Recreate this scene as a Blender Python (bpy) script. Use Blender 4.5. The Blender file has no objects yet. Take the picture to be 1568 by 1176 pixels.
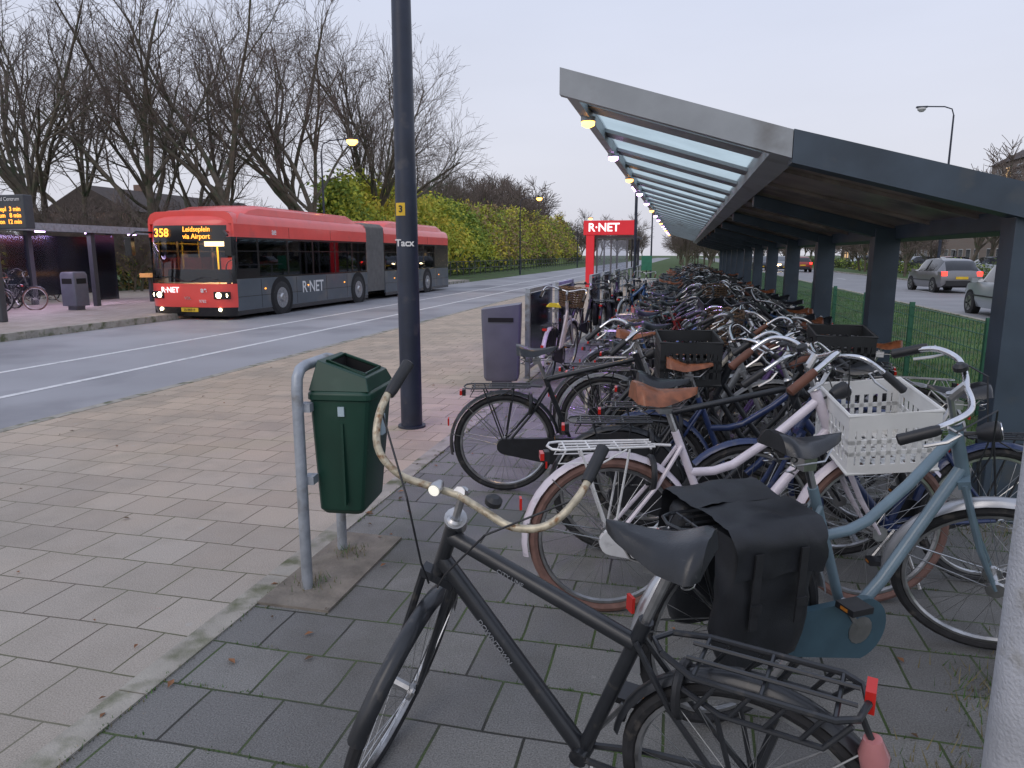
import bpy, math, random
from mathutils import Vector, Matrix, noise
random.seed(7)
R=math.radians
scene=bpy.context.scene
# ------------------------------------------------------------------ materials
MC={}
def mat(name,col,rough=.5,metal=0.,var=0.12,scale=6.,bump=0.,bscale=60.,spec=.5,emit=None,es=0.,coat=0.,dirt=None,dscale=3.,dth=.55):
    if name in MC: return MC[name]
    m=bpy.data.materials.new(name);m.use_nodes=True
    nt=m.node_tree;N=nt.nodes;L=nt.links;b=N["Principled BSDF"]
    b.inputs["Roughness"].default_value=rough;b.inputs["Metallic"].default_value=metal
    b.inputs["Specular IOR Level"].default_value=spec
    if coat: b.inputs["Coat Weight"].default_value=coat; b.inputs["Coat Roughness"].default_value=.1
    tc=N.new("ShaderNodeNewGeometry")
    out=None
    n=N.new("ShaderNodeTexNoise");n.inputs["Scale"].default_value=scale;n.inputs["Detail"].default_value=6
    L.new(tc.outputs["Position"],n.inputs["Vector"])
    r=N.new("ShaderNodeValToRGB")
    a=[max(0,c*(1-var)) for c in col];z=[min(1,c*(1+var)) for c in col]
    r.color_ramp.elements[0].position=.3;r.color_ramp.elements[1].position=.7
    r.color_ramp.elements[0].color=(*a,1);r.color_ramp.elements[1].color=(*z,1)
    L.new(n.outputs["Fac"],r.inputs["Fac"]);out=r.outputs["Color"]
    if dirt:
        n2=N.new("ShaderNodeTexNoise");n2.inputs["Scale"].default_value=dscale;n2.inputs["Detail"].default_value=8
        L.new(tc.outputs["Position"],n2.inputs["Vector"])
        r2=N.new("ShaderNodeMapRange");r2.inputs[1].default_value=dth;r2.inputs[2].default_value=dth+.15
        L.new(n2.outputs["Fac"],r2.inputs[0])
        mx=N.new("ShaderNodeMix");mx.data_type='RGBA';L.new(r2.outputs[0],mx.inputs[0]);L.new(out,mx.inputs[6]);mx.inputs[7].default_value=(*dirt,1);out=mx.outputs[2]
    L.new(out,b.inputs["Base Color"])
    if bump:
        nb=N.new("ShaderNodeTexNoise");nb.inputs["Scale"].default_value=bscale;nb.inputs["Detail"].default_value=4
        L.new(tc.outputs["Position"],nb.inputs["Vector"])
        bp=N.new("ShaderNodeBump");bp.inputs["Strength"].default_value=bump;bp.inputs["Distance"].default_value=.01
        L.new(nb.outputs["Fac"],bp.inputs["Height"]);L.new(bp.outputs["Normal"],b.inputs["Normal"])
    if emit:
        b.inputs["Emission Color"].default_value=(*emit,1);b.inputs["Emission Strength"].default_value=es
    MC[name]=m;return m
def glass(name,tint,rough=.03,fac=.12,gcol=(.9,.9,.9)):
    m=bpy.data.materials.new(name);m.use_nodes=True;nt=m.node_tree;N=nt.nodes;L=nt.links
    N.remove(N["Principled BSDF"]);o=N["Material Output"]
    t=N.new("ShaderNodeBsdfTransparent");t.inputs[0].default_value=(*tint,1)
    g=N.new("ShaderNodeBsdfGlossy");g.inputs["Roughness"].default_value=rough;g.inputs["Color"].default_value=(*gcol,1)
    fr=N.new("ShaderNodeFresnel");fr.inputs[0].default_value=1.5
    ad=N.new("ShaderNodeMath");ad.operation='ADD';ad.inputs[1].default_value=fac;L.new(fr.outputs[0],ad.inputs[0])
    mx=N.new("ShaderNodeMixShader");L.new(ad.outputs[0],mx.inputs[0]);L.new(t.outputs[0],mx.inputs[1]);L.new(g.outputs[0],mx.inputs[2])
    L.new(mx.outputs[0],o.inputs[0]);MC[name]=m;return m
def frosted(name,col,tfac):
    m=bpy.data.materials.new(name);m.use_nodes=True;nt=m.node_tree;N=nt.nodes;L=nt.links
    N.remove(N["Principled BSDF"]);o=N["Material Output"]
    t=N.new("ShaderNodeBsdfTransparent");t.inputs[0].default_value=(*col,1)
    g=N.new("ShaderNodeBsdfTranslucent")
    n=N.new("ShaderNodeTexNoise");n.inputs["Scale"].default_value=1.6;n.inputs["Detail"].default_value=6;ge=N.new("ShaderNodeNewGeometry");L.new(ge.outputs["Position"],n.inputs["Vector"])
    r=N.new("ShaderNodeValToRGB");r.color_ramp.elements[0].position=.3;r.color_ramp.elements[1].position=.7;r.color_ramp.elements[0].color=(*[c*.75 for c in col],1);r.color_ramp.elements[1].color=(*col,1)
    L.new(n.outputs["Fac"],r.inputs[0]);L.new(r.outputs[0],g.inputs[0])
    mx=N.new("ShaderNodeMixShader");mx.inputs[0].default_value=1-tfac;L.new(t.outputs[0],mx.inputs[1]);L.new(g.outputs[0],mx.inputs[2])
    L.new(mx.outputs[0],o.inputs[0]);MC[name]=m;return m
def paving(name,c1,c2,mortar,w,hgt,msize,moss,speck=.5,stain=(.08,.07,.06),rough=.65,offset=.5,bump=.6,far=None):
    m=bpy.data.materials.new(name);m.use_nodes=True;nt=m.node_tree;N=nt.nodes;L=nt.links;b=N["Principled BSDF"]
    g=N.new("ShaderNodeNewGeometry")
    wn=N.new("ShaderNodeTexNoise");wn.inputs["Scale"].default_value=1.3;L.new(g.outputs["Position"],wn.inputs["Vector"])
    sub=N.new("ShaderNodeVectorMath");sub.operation='SUBTRACT';L.new(wn.outputs["Color"],sub.inputs[0]);sub.inputs[1].default_value=(.5,.5,.5)
    sc=N.new("ShaderNodeVectorMath");sc.operation='SCALE';L.new(sub.outputs[0],sc.inputs[0]);sc.inputs["Scale"].default_value=.04
    ad=N.new("ShaderNodeVectorMath");ad.operation='ADD';L.new(g.outputs["Position"],ad.inputs[0]);L.new(sc.outputs[0],ad.inputs[1])
    br=N.new("ShaderNodeTexBrick");L.new(ad.outputs[0],br.inputs["Vector"])
    br.offset=offset;br.squash=1;br.inputs["Scale"].default_value=1
    br.inputs["Brick Width"].default_value=w;br.inputs["Row Height"].default_value=hgt
    br.inputs["Mortar Size"].default_value=msize;br.inputs["Mortar Smooth"].default_value=.4;br.inputs["Bias"].default_value=0
    br.inputs["Color1"].default_value=(*c1,1);br.inputs["Color2"].default_value=(*c2,1)
    mn=N.new("ShaderNodeTexNoise");mn.inputs["Scale"].default_value=2.2;mn.inputs["Detail"].default_value=5;L.new(g.outputs["Position"],mn.inputs["Vector"])
    mr=N.new("ShaderNodeValToRGB");mr.color_ramp.elements[0].position=.40;mr.color_ramp.elements[1].position=.56
    mr.color_ramp.elements[0].color=(*mortar,1);mr.color_ramp.elements[1].color=(*moss,1);L.new(mn.outputs["Fac"],mr.inputs[0]);L.new(mr.outputs[0],br.inputs["Mortar"])
    def mix(a,bcol,fac,mode='MIX'):
        x=N.new("ShaderNodeMix");x.data_type='RGBA';x.blend_type=mode
        if isinstance(fac,float): x.inputs[0].default_value=fac
        else: L.new(fac,x.inputs[0])
        L.new(a,x.inputs[6])
        if isinstance(bcol,tuple): x.inputs[7].default_value=(*bcol,1)
        else: L.new(bcol,x.inputs[7])
        return x.outputs[2]
    col=br.outputs["Color"]
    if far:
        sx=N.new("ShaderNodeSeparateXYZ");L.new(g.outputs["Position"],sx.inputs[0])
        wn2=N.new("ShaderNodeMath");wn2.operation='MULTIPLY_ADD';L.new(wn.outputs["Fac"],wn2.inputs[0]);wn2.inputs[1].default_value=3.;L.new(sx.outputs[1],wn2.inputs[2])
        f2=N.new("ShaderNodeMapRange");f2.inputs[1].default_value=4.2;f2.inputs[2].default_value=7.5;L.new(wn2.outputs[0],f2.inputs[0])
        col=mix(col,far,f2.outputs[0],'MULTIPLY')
    sn=N.new("ShaderNodeTexNoise");sn.inputs["Scale"].default_value=1.1;sn.inputs["Detail"].default_value=9;sn.inputs["Roughness"].default_value=.65;L.new(g.outputs["Position"],sn.inputs["Vector"])
    sr=N.new("ShaderNodeMapRange");sr.inputs[1].default_value=.46;sr.inputs[2].default_value=.74;sr.inputs[4].default_value=.8;L.new(sn.outputs["Fac"],sr.inputs[0])
    col=mix(col,stain,sr.outputs[0])
    an=N.new("ShaderNodeTexNoise");an.inputs["Scale"].default_value=170;an.inputs["Detail"].default_value=3;L.new(g.outputs["Position"],an.inputs["Vector"])
    ar=N.new("ShaderNodeMapRange");ar.inputs[1].default_value=.3;ar.inputs[2].default_value=.7;ar.inputs[3].default_value=1-speck;ar.inputs[4].default_value=1+speck;L.new(an.outputs["Fac"],ar.inputs[0])
    cb=N.new("ShaderNodeCombineXYZ")
    for i in range(3): L.new(ar.outputs[0],cb.inputs[i])
    col=mix(col,cb.outputs[0],1.,'MULTIPLY')
    vo=N.new("ShaderNodeTexVoronoi");vo.inputs["Scale"].default_value=4.5;L.new(ad.outputs[0],vo.inputs["Vector"])
    vr=N.new("ShaderNodeMapRange");vr.inputs[1].default_value=.085;vr.inputs[2].default_value=.06;L.new(vo.outputs["Distance"],vr.inputs[0])
    vs=N.new("ShaderNodeSeparateColor");L.new(vo.outputs["Color"],vs.inputs[0])
    vg=N.new("ShaderNodeMath");vg.operation='GREATER_THAN';vg.inputs[1].default_value=.72;L.new(vs.outputs[0],vg.inputs[0])
    vm=N.new("ShaderNodeMath");vm.operation='MULTIPLY';L.new(vr.outputs[0],vm.inputs[0]);L.new(vg.outputs[0],vm.inputs[1])
    vm2=N.new("ShaderNodeMath");vm2.operation='MULTIPLY';L.new(vm.outputs[0],vm2.inputs[0]);vm2.inputs[1].default_value=.45
    col=mix(col,(.42,.41,.38),vm2.outputs[0])
    L.new(col,b.inputs["Base Color"])
    rr=N.new("ShaderNodeMapRange");rr.inputs[3].default_value=rough-.22;rr.inputs[4].default_value=rough+.2;L.new(sn.outputs["Fac"],rr.inputs[0]);L.new(rr.outputs[0],b.inputs["Roughness"])
    b.inputs["Specular IOR Level"].default_value=.4
    hm=N.new("ShaderNodeMath");hm.operation='MULTIPLY_ADD';L.new(br.outputs["Fac"],hm.inputs[0]);hm.inputs[1].default_value=-1;
    L.new(an.outputs["Fac"],hm.inputs[2])
    bp=N.new("ShaderNodeBump");bp.inputs["Strength"].default_value=bump;bp.inputs["Distance"].default_value=.008;L.new(hm.outputs[0],bp.inputs["Height"]);L.new(bp.outputs[0],b.inputs["Normal"])
    MC[name]=m;return m
# ------------------------------------------------------------------ mesh builder
class B:
    def __init__(s): s.v=[];s.f=[];s.m=[]
    def add(s,vs,fs,mi=0):
        o=len(s.v);s.v+= [tuple(v) for v in vs];s.f+=[tuple(i+o for i in f) for f in fs];s.m+=[mi]*len(fs)
    def tube(s,pts,r,n=8,mi=0,closed=False,caps=True,sq=1.):
        pts=[Vector(p) for p in pts];k=len(pts)
        rs=r if isinstance(r,(list,tuple)) else [r]*k
        vs=[];prev=None
        for i,p in enumerate(pts):
            if closed: d=pts[(i+1)%k]-pts[i-1]
            elif i==0: d=pts[1]-p
            elif i==k-1: d=p-pts[i-1]
            else: d=(pts[i+1]-p).normalized()+(p-pts[i-1]).normalized()
            if d.length<1e-9: d=Vector((0,0,1))
            d.normalize()
            if prev is None:
                a=Vector((0,0,1)) if abs(d.z)<.9 else Vector((0,1,0))
                u=d.cross(a).normalized()
            else:
                u=prev-d*prev.dot(d)
                u=u.normalized() if u.length>1e-6 else d.orthogonal().normalized()
            prev=u;w=d.cross(u)
            for j in range(n):
                t=2*math.pi*j/n
                vs.append(p+(u*math.cos(t)+w*math.sin(t)*sq)*rs[i])
        fs=[]
        for i in range(k if closed else k-1):
            a=i*n;b_=((i+1)%k)*n
            for j in range(n):
                fs.append((a+j,a+(j+1)%n,b_+(j+1)%n,b_+j))
        if not closed and caps and n>2:
            fs.append(tuple(range(n-1,-1,-1)));fs.append(tuple((k-1)*n+j for j in range(n)))
        s.add(vs,fs,mi)
    def box(s,c,d,mi=0,rot=None):
        vs=[]
        for z in(-1,1):
            for y in(-1,1):
                for x in(-1,1):
                    p=Vector((x*d[0]/2,y*d[1]/2,z*d[2]/2))
                    if rot is not None: p=rot@p
                    vs.append(p+Vector(c))
        s.add(vs,[(0,2,3,1),(4,5,7,6),(0,1,5,4),(2,6,7,3),(0,4,6,2),(1,3,7,5)],mi)
    def bx(s,x0,x1,y0,y1,z0,z1,mi=0): s.box(((x0+x1)/2,(y0+y1)/2,(z0+z1)/2),(abs(x1-x0),abs(y1-y0),abs(z1-z0)),mi)
    def ring(s,c,Rr,r,axis='y',n=36,k=8,mi=0,sq=1.):
        pts=[]
        for i in range(n):
            t=2*math.pi*i/n
            if axis=='y': pts.append((c[0]+Rr*math.cos(t),c[1],c[2]+Rr*math.sin(t)))
            elif axis=='x': pts.append((c[0],c[1]+Rr*math.cos(t),c[2]+Rr*math.sin(t)))
            else: pts.append((c[0]+Rr*math.cos(t),c[1]+Rr*math.sin(t),c[2]))
        s.tube(pts,r,k,mi,closed=True,sq=sq)
    def prism(s,poly,y0,y1,mi=0,axis='y'):
        n=len(poly)
        f=(lambda a,b_,y:(a,y,b_)) if axis=='y' else ((lambda a,b_,y:(y,a,b_)) if axis=='x' else (lambda a,b_,y:(a,b_,y)))
        vs=[f(a,b_,y0) for a,b_ in poly]+[f(a,b_,y1) for a,b_ in poly]
        fs=[tuple(range(n)),tuple(range(2*n-1,n-1,-1))]+[(i,i+n,(i+1)%n+n,(i+1)%n) for i in range(n)]
        s.add(vs,fs,mi)
    def mesh(s,name,mats,smooth=True,ang=.7):
        me=bpy.data.meshes.new(name);me.from_pydata(s.v,[],s.f)
        for m in mats: me.materials.append(m)
        me.polygons.foreach_set("material_index",s.m)
        me.polygons.foreach_set("use_smooth",[smooth]*len(s.f))
        me.update()
        if smooth and len(s.f)<60000:
            try: me.set_sharp_from_angle(angle=ang)
            except Exception: pass
        return me
def link(name,me,parent=None,M=None,bevel=0):
    o=bpy.data.objects.new(name,me);scene.collection.objects.link(o)
    if parent: o.parent=parent
    if M is not None: o.matrix_local=M
    if bevel:
        b=o.modifiers.new("bev",'BEVEL');b.width=bevel;b.segments=2;b.limit_method='ANGLE'
    return o
def empty(name,loc=(0,0,0),rz=0,parent=None,M=None):
    o=bpy.data.objects.new(name,None);scene.collection.objects.link(o);o.empty_display_size=.1
    if parent:o.parent=parent
    if M is not None:o.matrix_local=M
    else:
        o.location=loc;o.rotation_euler=(0,0,rz)
    return o
def text(name,s,size,M,m,parent=None,ext=.002,align='CENTER',bold=0.):
    c=bpy.data.curves.new(name,'FONT');c.body=s;c.size=size;c.extrude=ext;c.align_x=align;c.align_y='CENTER';c.offset=bold
    c.materials.append(m);o=bpy.data.objects.new(name,c);scene.collection.objects.link(o)
    if parent:o.parent=parent
    o.matrix_local=M;return o
def T(x,y,z): return Matrix.Translation((x,y,z))
def RX(a): return Matrix.Rotation(R(a),4,'X')
def RY(a): return Matrix.Rotation(R(a),4,'Y')
def RZ(a): return Matrix.Rotation(R(a),4,'Z')
# ------------------------------------------------------------------ colours
black=mat("black_paint",(.016,.018,.022),.38,0,.2,20,coat=.25,dirt=(.06,.055,.05),dscale=24,dth=.62)
rubber=mat("tyre_rubber",(.022,.022,.024),.75,0,.3,30,dirt=(.09,.08,.07),dscale=20,dth=.58)
steel=mat("dull_steel",(.5,.5,.5),.32,1,.25,15)
chrome=mat("chrome",(.72,.72,.74),.17,1,.15,10,dirt=(.3,.24,.18),dscale=30,dth=.62)
plastic=mat("black_plastic",(.02,.021,.024),.45,0,.2,25)
leather=mat("brown_leather",(.24,.08,.033),.38,0,.3,25,bump=.08,bscale=150,dirt=(.12,.045,.02),dscale=18,dth=.55)
vinyl=mat("black_vinyl",(.018,.02,.024),.28,0,.3,15,bump=.08,bscale=200,dirt=(.10,.10,.10),dscale=30,dth=.66)
brownt=mat("brown_tyre",(.19,.105,.085),.75,0,.25,20)
redl=mat("red_reflector",(.5,.02,.015),.2,0,.1,10,emit=(1,.05,.03),es=.03)
galv=mat("galvanised_steel",(.36,.39,.43),.45,.4,.2,12,bump=.15,dirt=(.2,.18,.15),dscale=9,dth=.58)
navypost=mat("navy_post_paint",(.020,.027,.048),.42,0,.25,5,bump=.1,dirt=(.06,.06,.07),dscale=7,dth=.62)
white=mat("white_paint",(.75,.75,.75),.5,0,.05,10)
warmlamp=mat("warm_lamp",(.9,.6,.2),.4,emit=(1,.42,.08),es=7)
coollamp=mat("cool_lamp",(.9,.8,1),.4,emit=(.75,.42,1),es=7)
headl=mat("head_lamp",(.9,.9,.8),.3,emit=(1,.85,.5),es=14)
carhead=mat("car_head_lamp",(.9,.9,.8),.3,emit=(1,.72,.38),es=45)
orange=mat("led_orange",(.8,.3,.05),.4,emit=(1,.36,.04),es=2.6)
# ------------------------------------------------------------------ bike parts
MESH={}
def cached(key,fn):
    if key not in MESH: MESH[key]=fn()
    return MESH[key]
HT=Vector((.86,0,.95));TILT=22.5
S0=T(*HT)@RY(-TILT)
S0i=S0.inverted()
HUBF=Vector((1.16,0,.345))
HL=S0i@HUBF
HB=S0i@Vector((.935,0,.77))
WR=.345
def wheel_mesh(tm,rimm=None):
    def fn():
        b=B();b.ring((0,0,0),WR-.021,.021,n=48,k=8,mi=0)
        b.ring((0,0,0),WR-.047,.011,n=48,k=6,mi=1,sq=1.2)
        b.tube([(0,-.05,0),(0,.05,0)],.018,8,1);b.tube([(0,-.06,0),(0,-.045,0)],.033,10,1);b.tube([(0,.03,0),(0,.045,0)],.033,10,1)
        for i in range(32):
            t=2*math.pi*i/32;s=1 if i%2 else -1;t2=t+(.9 if (i//2)%2 else -.9)
            b.tube([(.03*math.cos(t2),s*.035,.03*math.sin(t2)),((WR-.055)*math.cos(t),0,(WR-.055)*math.sin(t))],.0012,3,1,caps=False)
        return b.mesh("wheel",[tm,rimm or steel])
    return cached(("wheel",tm.name),fn)
def arc_guard(b,c,r,a0,a1,w=.028,mi=0,n=20):
    vs=[];fs=[]
    for i in range(n+1):
        t=R(a0+(a1-a0)*i/n)
        for rr,y in((r-.014,-w),(r+.002,-w*.6),(r+.008,0),(r+.002,w*.6),(r-.014,w)):
            vs.append((c[0]+rr*math.cos(t),y,c[2]+rr*math.sin(t)))
    for i in range(n):
        for j in range(4):
            a=i*5+j;fs.append((a,a+1,a+6,a+5))
    b.add(vs,fs,mi)
def frame_mesh(kind,m,gm):
    def fn():
        b=B();bb=(.47,0,.29);st=lambda z:(.47-(z-.29)*.40,0,z)
        r=.017 if kind!='heavy' else .021
        ha=(.855,0,.962);hb_=(.94,0,.765)
        b.tube([ha,hb_],.023,10,0)
        b.tube([bb,st(.80)],r,10,0);b.tube([st(.78),st(.95)],.013,8,1)
        b.tube([(.47,-.04,.29),(.47,.04,.29)],.028,10,0)
        for s in(-1,1):
            b.tube([(.45,s*.03,.29),(.30,s*.05,.315),(0,s*.062,.345)],.010,7,0)
            b.tube([(st(.74)[0],s*.02,.74),(.19,s*.045,.58),(0,s*.062,.345)],.009,7,0)
        if kind=='diamond': b.tube([st(.79),(.87,0,.93)],r,10,0);b.tube([bb,(.915,0,.82)],r*1.15,10,0)
        elif kind=='heavy': b.tube([st(.72),(.875,0,.915)],r*1.15,12,0);b.tube([bb,(.915,0,.83)],r*1.3,12,0)
        elif kind=='step':
            b.tube([(.45,0,.345),(.56,0,.40),(.72,0,.60),(.90,0,.86)],r,10,0);b.tube([bb,(.62,0,.36),(.78,0,.54),(.93,0,.79)],r,10,0)
        elif kind=='mix':
            b.tube([st(.62),(.44,0,.625),(.52,0,.65),(.68,0,.76),(.87,0,.925)],r*1.1,10,0);b.tube([bb,(.53,0,.325),(.62,0,.41),(.76,0,.59),(.925,0,.80)],r*1.25,10,0)
        else:
            b.tube([bb,(.60,0,.33),(.78,0,.5),(.93,0,.79)],r*1.4,12,0);b.tube([(.62,0,.345),(.80,0,.62),(.89,0,.87)],r*.8,10,0)
        arc_guard(b,(0,0,.345),.368,12,192,mi=2)
        for s in(-1,1): b.tube([(0,s*.065,.345),(-.355,s*.028,.42)],.003,5,1);b.tube([(0,s*.065,.345),(-.25,s*.028,.61)],.003,5,1)
        b.tube([(.17,.062*math.cos(R(a)),.62+.07*math.sin(R(a))) for a in range(-60,241,25)],.013,7,3)
        for s in(-1,1):
            b.tube([(.47,s*.07,.29),(.47+s*.10,s*.085,.29-s*.135)],.010,7,1)
            b.box((.47+s*.10,s*.13,.29-s*.135),(.085,.075,.022),3)
            b.box((.47+s*.10,s*.13,.29-s*.135),(.088,.03,.010),4)
        b.tube([(.43,.03,.28),(.36,.14,.02)],.009,6,1)
        return b.mesh("frame",[m,steel,gm,plastic,MC["amber_reflector"]])
    return cached(("frame",kind,m.name,gm.name),fn)
mat("amber_reflector",(.6,.22,.03),.3)
def case_mesh(m):
    def fn():
        b=B();poly=[]
        for i in range(14):
            t=R(-80+160*i/13);poly.append((.47+.115*math.cos(t),.29+.115*math.sin(t)))
        for i in range(9):
            t=R(100+160*i/8);poly.append((.0+.055*math.cos(t),.345+.055*math.sin(t)))
        b.prism(poly,-.075,-.048,0);b.tube([(.47,-.078,.29),(.47,-.074,.29)],.05,14,1)
        return b.mesh("chain_case",[m,steel],ang=.5)
    return cached(("case",m.name),fn)
def saddle_mesh(m,gel):
    def fn():
        b=B();n=20;vs=[];k=13;f=1. if gel else .82;hz=1. if gel else .72
        for i in range(n+1):
            s=i/n;x=-.13+.27*s
            w=(.108*max(0,1-s)**1.15+.026*min(1,(1-s)*6)**.5*1.0)*f
            if s<.12: w*=math.sin((s+.05)/.17*math.pi/2)**.6
            zt=(.040+.026*math.cos(min(s*2.2,1.)*math.pi)*.6-.006*math.sin(s*math.pi)+.008*max(0,s-.6))*1.
            drop=(.055*(1-s)**1.2+.028)*hz
            for j in range(k):
                a=math.pi*j/(k-1);c_=math.cos(a)
                crease=-.007*math.exp(-(c_/.16)**2) if s<.8 else 0
                edge=-drop*abs(c_)**2.6
                vs.append((x,w*math.copysign(abs(c_)**.85,c_),zt+edge+crease))
        fs=[(i*k+j,i*k+j+1,(i+1)*k+j+1,(i+1)*k+j) for i in range(n) for j in range(k-1)]
        base=len(vs)
        for i in range(n+1): vs.append((vs[i*k][0],0,vs[i*k][2]+.004))
        for i in range(n):
            fs.append((i*k,(i+1)*k,base+i+1,base+i));fs.append((i*k+k-1,base+i,base+i+1,(i+1)*k+k-1))
        fs.append(tuple(list(range(k))+[base]));fs.append(tuple([base+n]+[n*k+j for j in range(k-1,-1,-1)]))
        b.add(vs,fs,0)
        for s in(-1,1): 
            b.tube([(-.09,s*.045,-.02),(-.07,s*.035,-.055),(.06,s*.025,-.055),(.12,0,-.0)],.004,5,1)
            pts=[(-.095+.015*math.cos(t*1.0),s*.052+.015*math.sin(t*1.0),-.075+.0042*t) for t in [q*.7 for q in range(22)]]
            b.tube(pts,.003,5,1)
        b.box((0,0,-.06),(.05,.06,.04),1)
        return b.mesh("saddle",[m,steel],ang=1.1)
    return cached(("saddle",m.name,gel),fn)
def rack_mesh(m):
    def fn():
        b=B();z=.745
        for y in(-.065,-.022,.022,.065): b.tube([(.17,y*.8,z+.005),(-.22,y,z)],.0055 if abs(y)>.05 else .004,6,0)
        b.tube([(-.22,-.065,z),(-.255,-.05,z),(-.27,0,z),(-.255,.05,z),(-.22,.065,z)],.0055,6,0)
        for x in(.15,.02,-.1,-.2): b.tube([(x,-.065,z),(x,.065,z)],.0045,5,0)
        for s in(-1,1):
            b.tube([(0,s*.068,.345),(-.14,s*.072,z)],.005,5,0);b.tube([(0,s*.068,.345),(.06,s*.072,z)],.005,5,0)
            b.tube([(-.2,s*.07,z),(-.23,s*.07,.69),(-.05,s*.072,.69),(.05,s*.072,z)],.004,5,0)
        b.tube([(.17,0,z),(.25,0,.74)],.006,6,0)
        return b.mesh("rear_rack",[m])
    return cached(("rack",m.name),fn)
def heavyrack_mesh(m):
    def fn():
        b=B();z=.735
        for s in(-1,1):
            b.tube([(.21,s*.045,.75),(.12,s*.085,z),(-.20,s*.085,z),(-.245,s*.06,z),(-.26,0,z)],.0085,8,0)
            b.tube([(.17,s*.04,.66),(.05,s*.09,.655),(-.18,s*.09,.655),(-.235,s*.075,z-.01)],.0075,8,0)
            for x in(-.18,-.10,-.02,.06): b.tube([(x,s*.086,z),(x+.05,s*.09,.655)],.006,6,0)
            b.tube([(0,s*.068,.345),(-.08,s*.09,.655)],.008,7,0);b.tube([(0,s*.068,.345),(.06,s*.09,.655)],.007,7,0)
        for x in(.12,-.04,-.20): b.tube([(x,-.085,z),(x,.085,z)],.006,6,0)
        for y in(-.03,.03): b.tube([(.15,y,z+.012),(-.24,y,z+.012)],.0055,6,0)
        b.tube([(.21,-.045,.75),(.245,0,.75),(.21,.045,.75)],.008,7,0)
        return b.mesh("rear_rack",[m])
    return cached(("hrack",m.name),fn)
def fork_mesh(m,gm):
    def fn():
        b=B();b.tube([(0,0,.02),tuple(HB)],.017,10,0)
        c=Vector(HB)+Vector((0,0,-.01));b.box(c,(.04,.11,.03),0)
        for s in(-1,1): b.tube([(c.x,s*.048,c.z),(HL.x*.35,s*.052,c.z+(HL.z-c.z)*.6),(HL.x,s*.055,HL.z)],[.013,.012,.008],8,0)
        b.ring((0,0,.025),.018,.008,'z',14,5,1)
        g=B();arc_guard(g,(HUBF.x,0,HUBF.z),.368,42,196,mi=2)
        b.add([tuple(S0i@Vector(v)) for v in g.v],g.f,2)
        for s in(-1,1): b.tube([(HL.x,s*.055,HL.z),tuple(S0i@Vector((HUBF.x-.355,s*.028,.345+.05)))],.003,5,1)
        return b.mesh("fork",[m,steel,gm])
    return cached(("fork",m.name,gm.name),fn)
def bar_mesh(style,m,gripm):
    def fn():
        b=B();h=.15 if style!='low' else .10
        b.tube([(0,0,0),(0,0,h-.01)],.012,8,1);b.tube([(0,0,h-.03),(.05,0,h+.01)],.017,8,1)
        P={'oma':[(.05,0,0),(.055,.10,.02),(.05,.20,.05),(0,.275,.07),(-.09,.30,.05),(-.2,.30,.015)],
           'up':[(.05,0,0),(.055,.09,-.01),(.07,.18,-.005),(.055,.265,.04),(-.02,.31,.12),(-.15,.315,.20)],
           'city':[(.05,0,0),(.055,.10,.005),(.04,.20,.02),(-.02,.275,.03),(-.11,.31,.02),(-.15,.315,.015)],
           'low':[(.05,0,0),(.05,.1,.0),(.04,.2,.01),(.0,.28,.02),(-.06,.32,.02),(-.09,.33,.02)]}[style]
        for s in(-1,1):
            pts=[Vector((p[0],s*p[1],h+p[2])) for p in P]
            q=[]
            for i in range(len(pts)-1):
                p0=pts[max(i-1,0)];p1=pts[i];p2=pts[i+1];p3=pts[min(i+2,len(pts)-1)]
                for t in(0,.2,.4,.6,.8):
                    q.append(.5*((2*p1)+(-p0+p2)*t+(2*p0-5*p1+4*p2-p3)*t*t+(-p0+3*p1-3*p2+p3)*t**3))
            q.append(pts[-1]);b.tube(q,.0112,10,0)
            d=(pts[-1]-pts[-2]).normalized()
            e=pts[-1]
            b.tube([e-d*.11,e-d*.09,e-d*.02,e+d*.01,e+d*.015],[.015,.018,.018,.019,.012],12,2)
            lp=e-d*.13
            b.tube([lp,lp+Vector((.03,s*-.01,-.035)),lp+d*.06+Vector((.05,0,-.04)),lp+d*.12+Vector((.045,0,-.035))],.006,6,1)
            b.tube([lp+Vector((.02,0,-.02)),Vector((.12,s*.12,h-.03)),Vector((.09,s*.04,-.1)),Vector((.03,s*.015,-.22))],.0032,5,3)
        b.tube([(.045,.10,h+.02),(.045,.10,h+.035),(.045,.10,h+.045)],[.024,.024,.012],14,3)
        return b.mesh("handlebar",[m,steel,gripm,plastic])
    return cached(("bar",style,m.name,gripm.name),fn)
def lamp_mesh():
    def fn():
        b=B();b.tube([(.06,0,-.03),(.09,0,-.03),(.125,0,-.03),(.13,0,-.03)],[.02,.034,.036,.03],12,0);b.tube([(.131,0,-.03),(.134,0,-.03)],.03,12,1)
        b.tube([(.02,0,-.03),(.07,0,-.03)],.006,5,0)
        return b.mesh("front_lamp",[plastic,chrome])
    return cached("flamp",fn)
def tail_mesh():
    def fn():
        b=B();b.box((-.292,0,.705),(.016,.055,.03),0);b.box((-.379,0,.5),(.010,.035,.05),0);b.box((-.272,0,.705),(.022,.045,.04),1)
        return b.mesh("tail_light",[redl,plastic])
    return cached("tail",fn)
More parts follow.
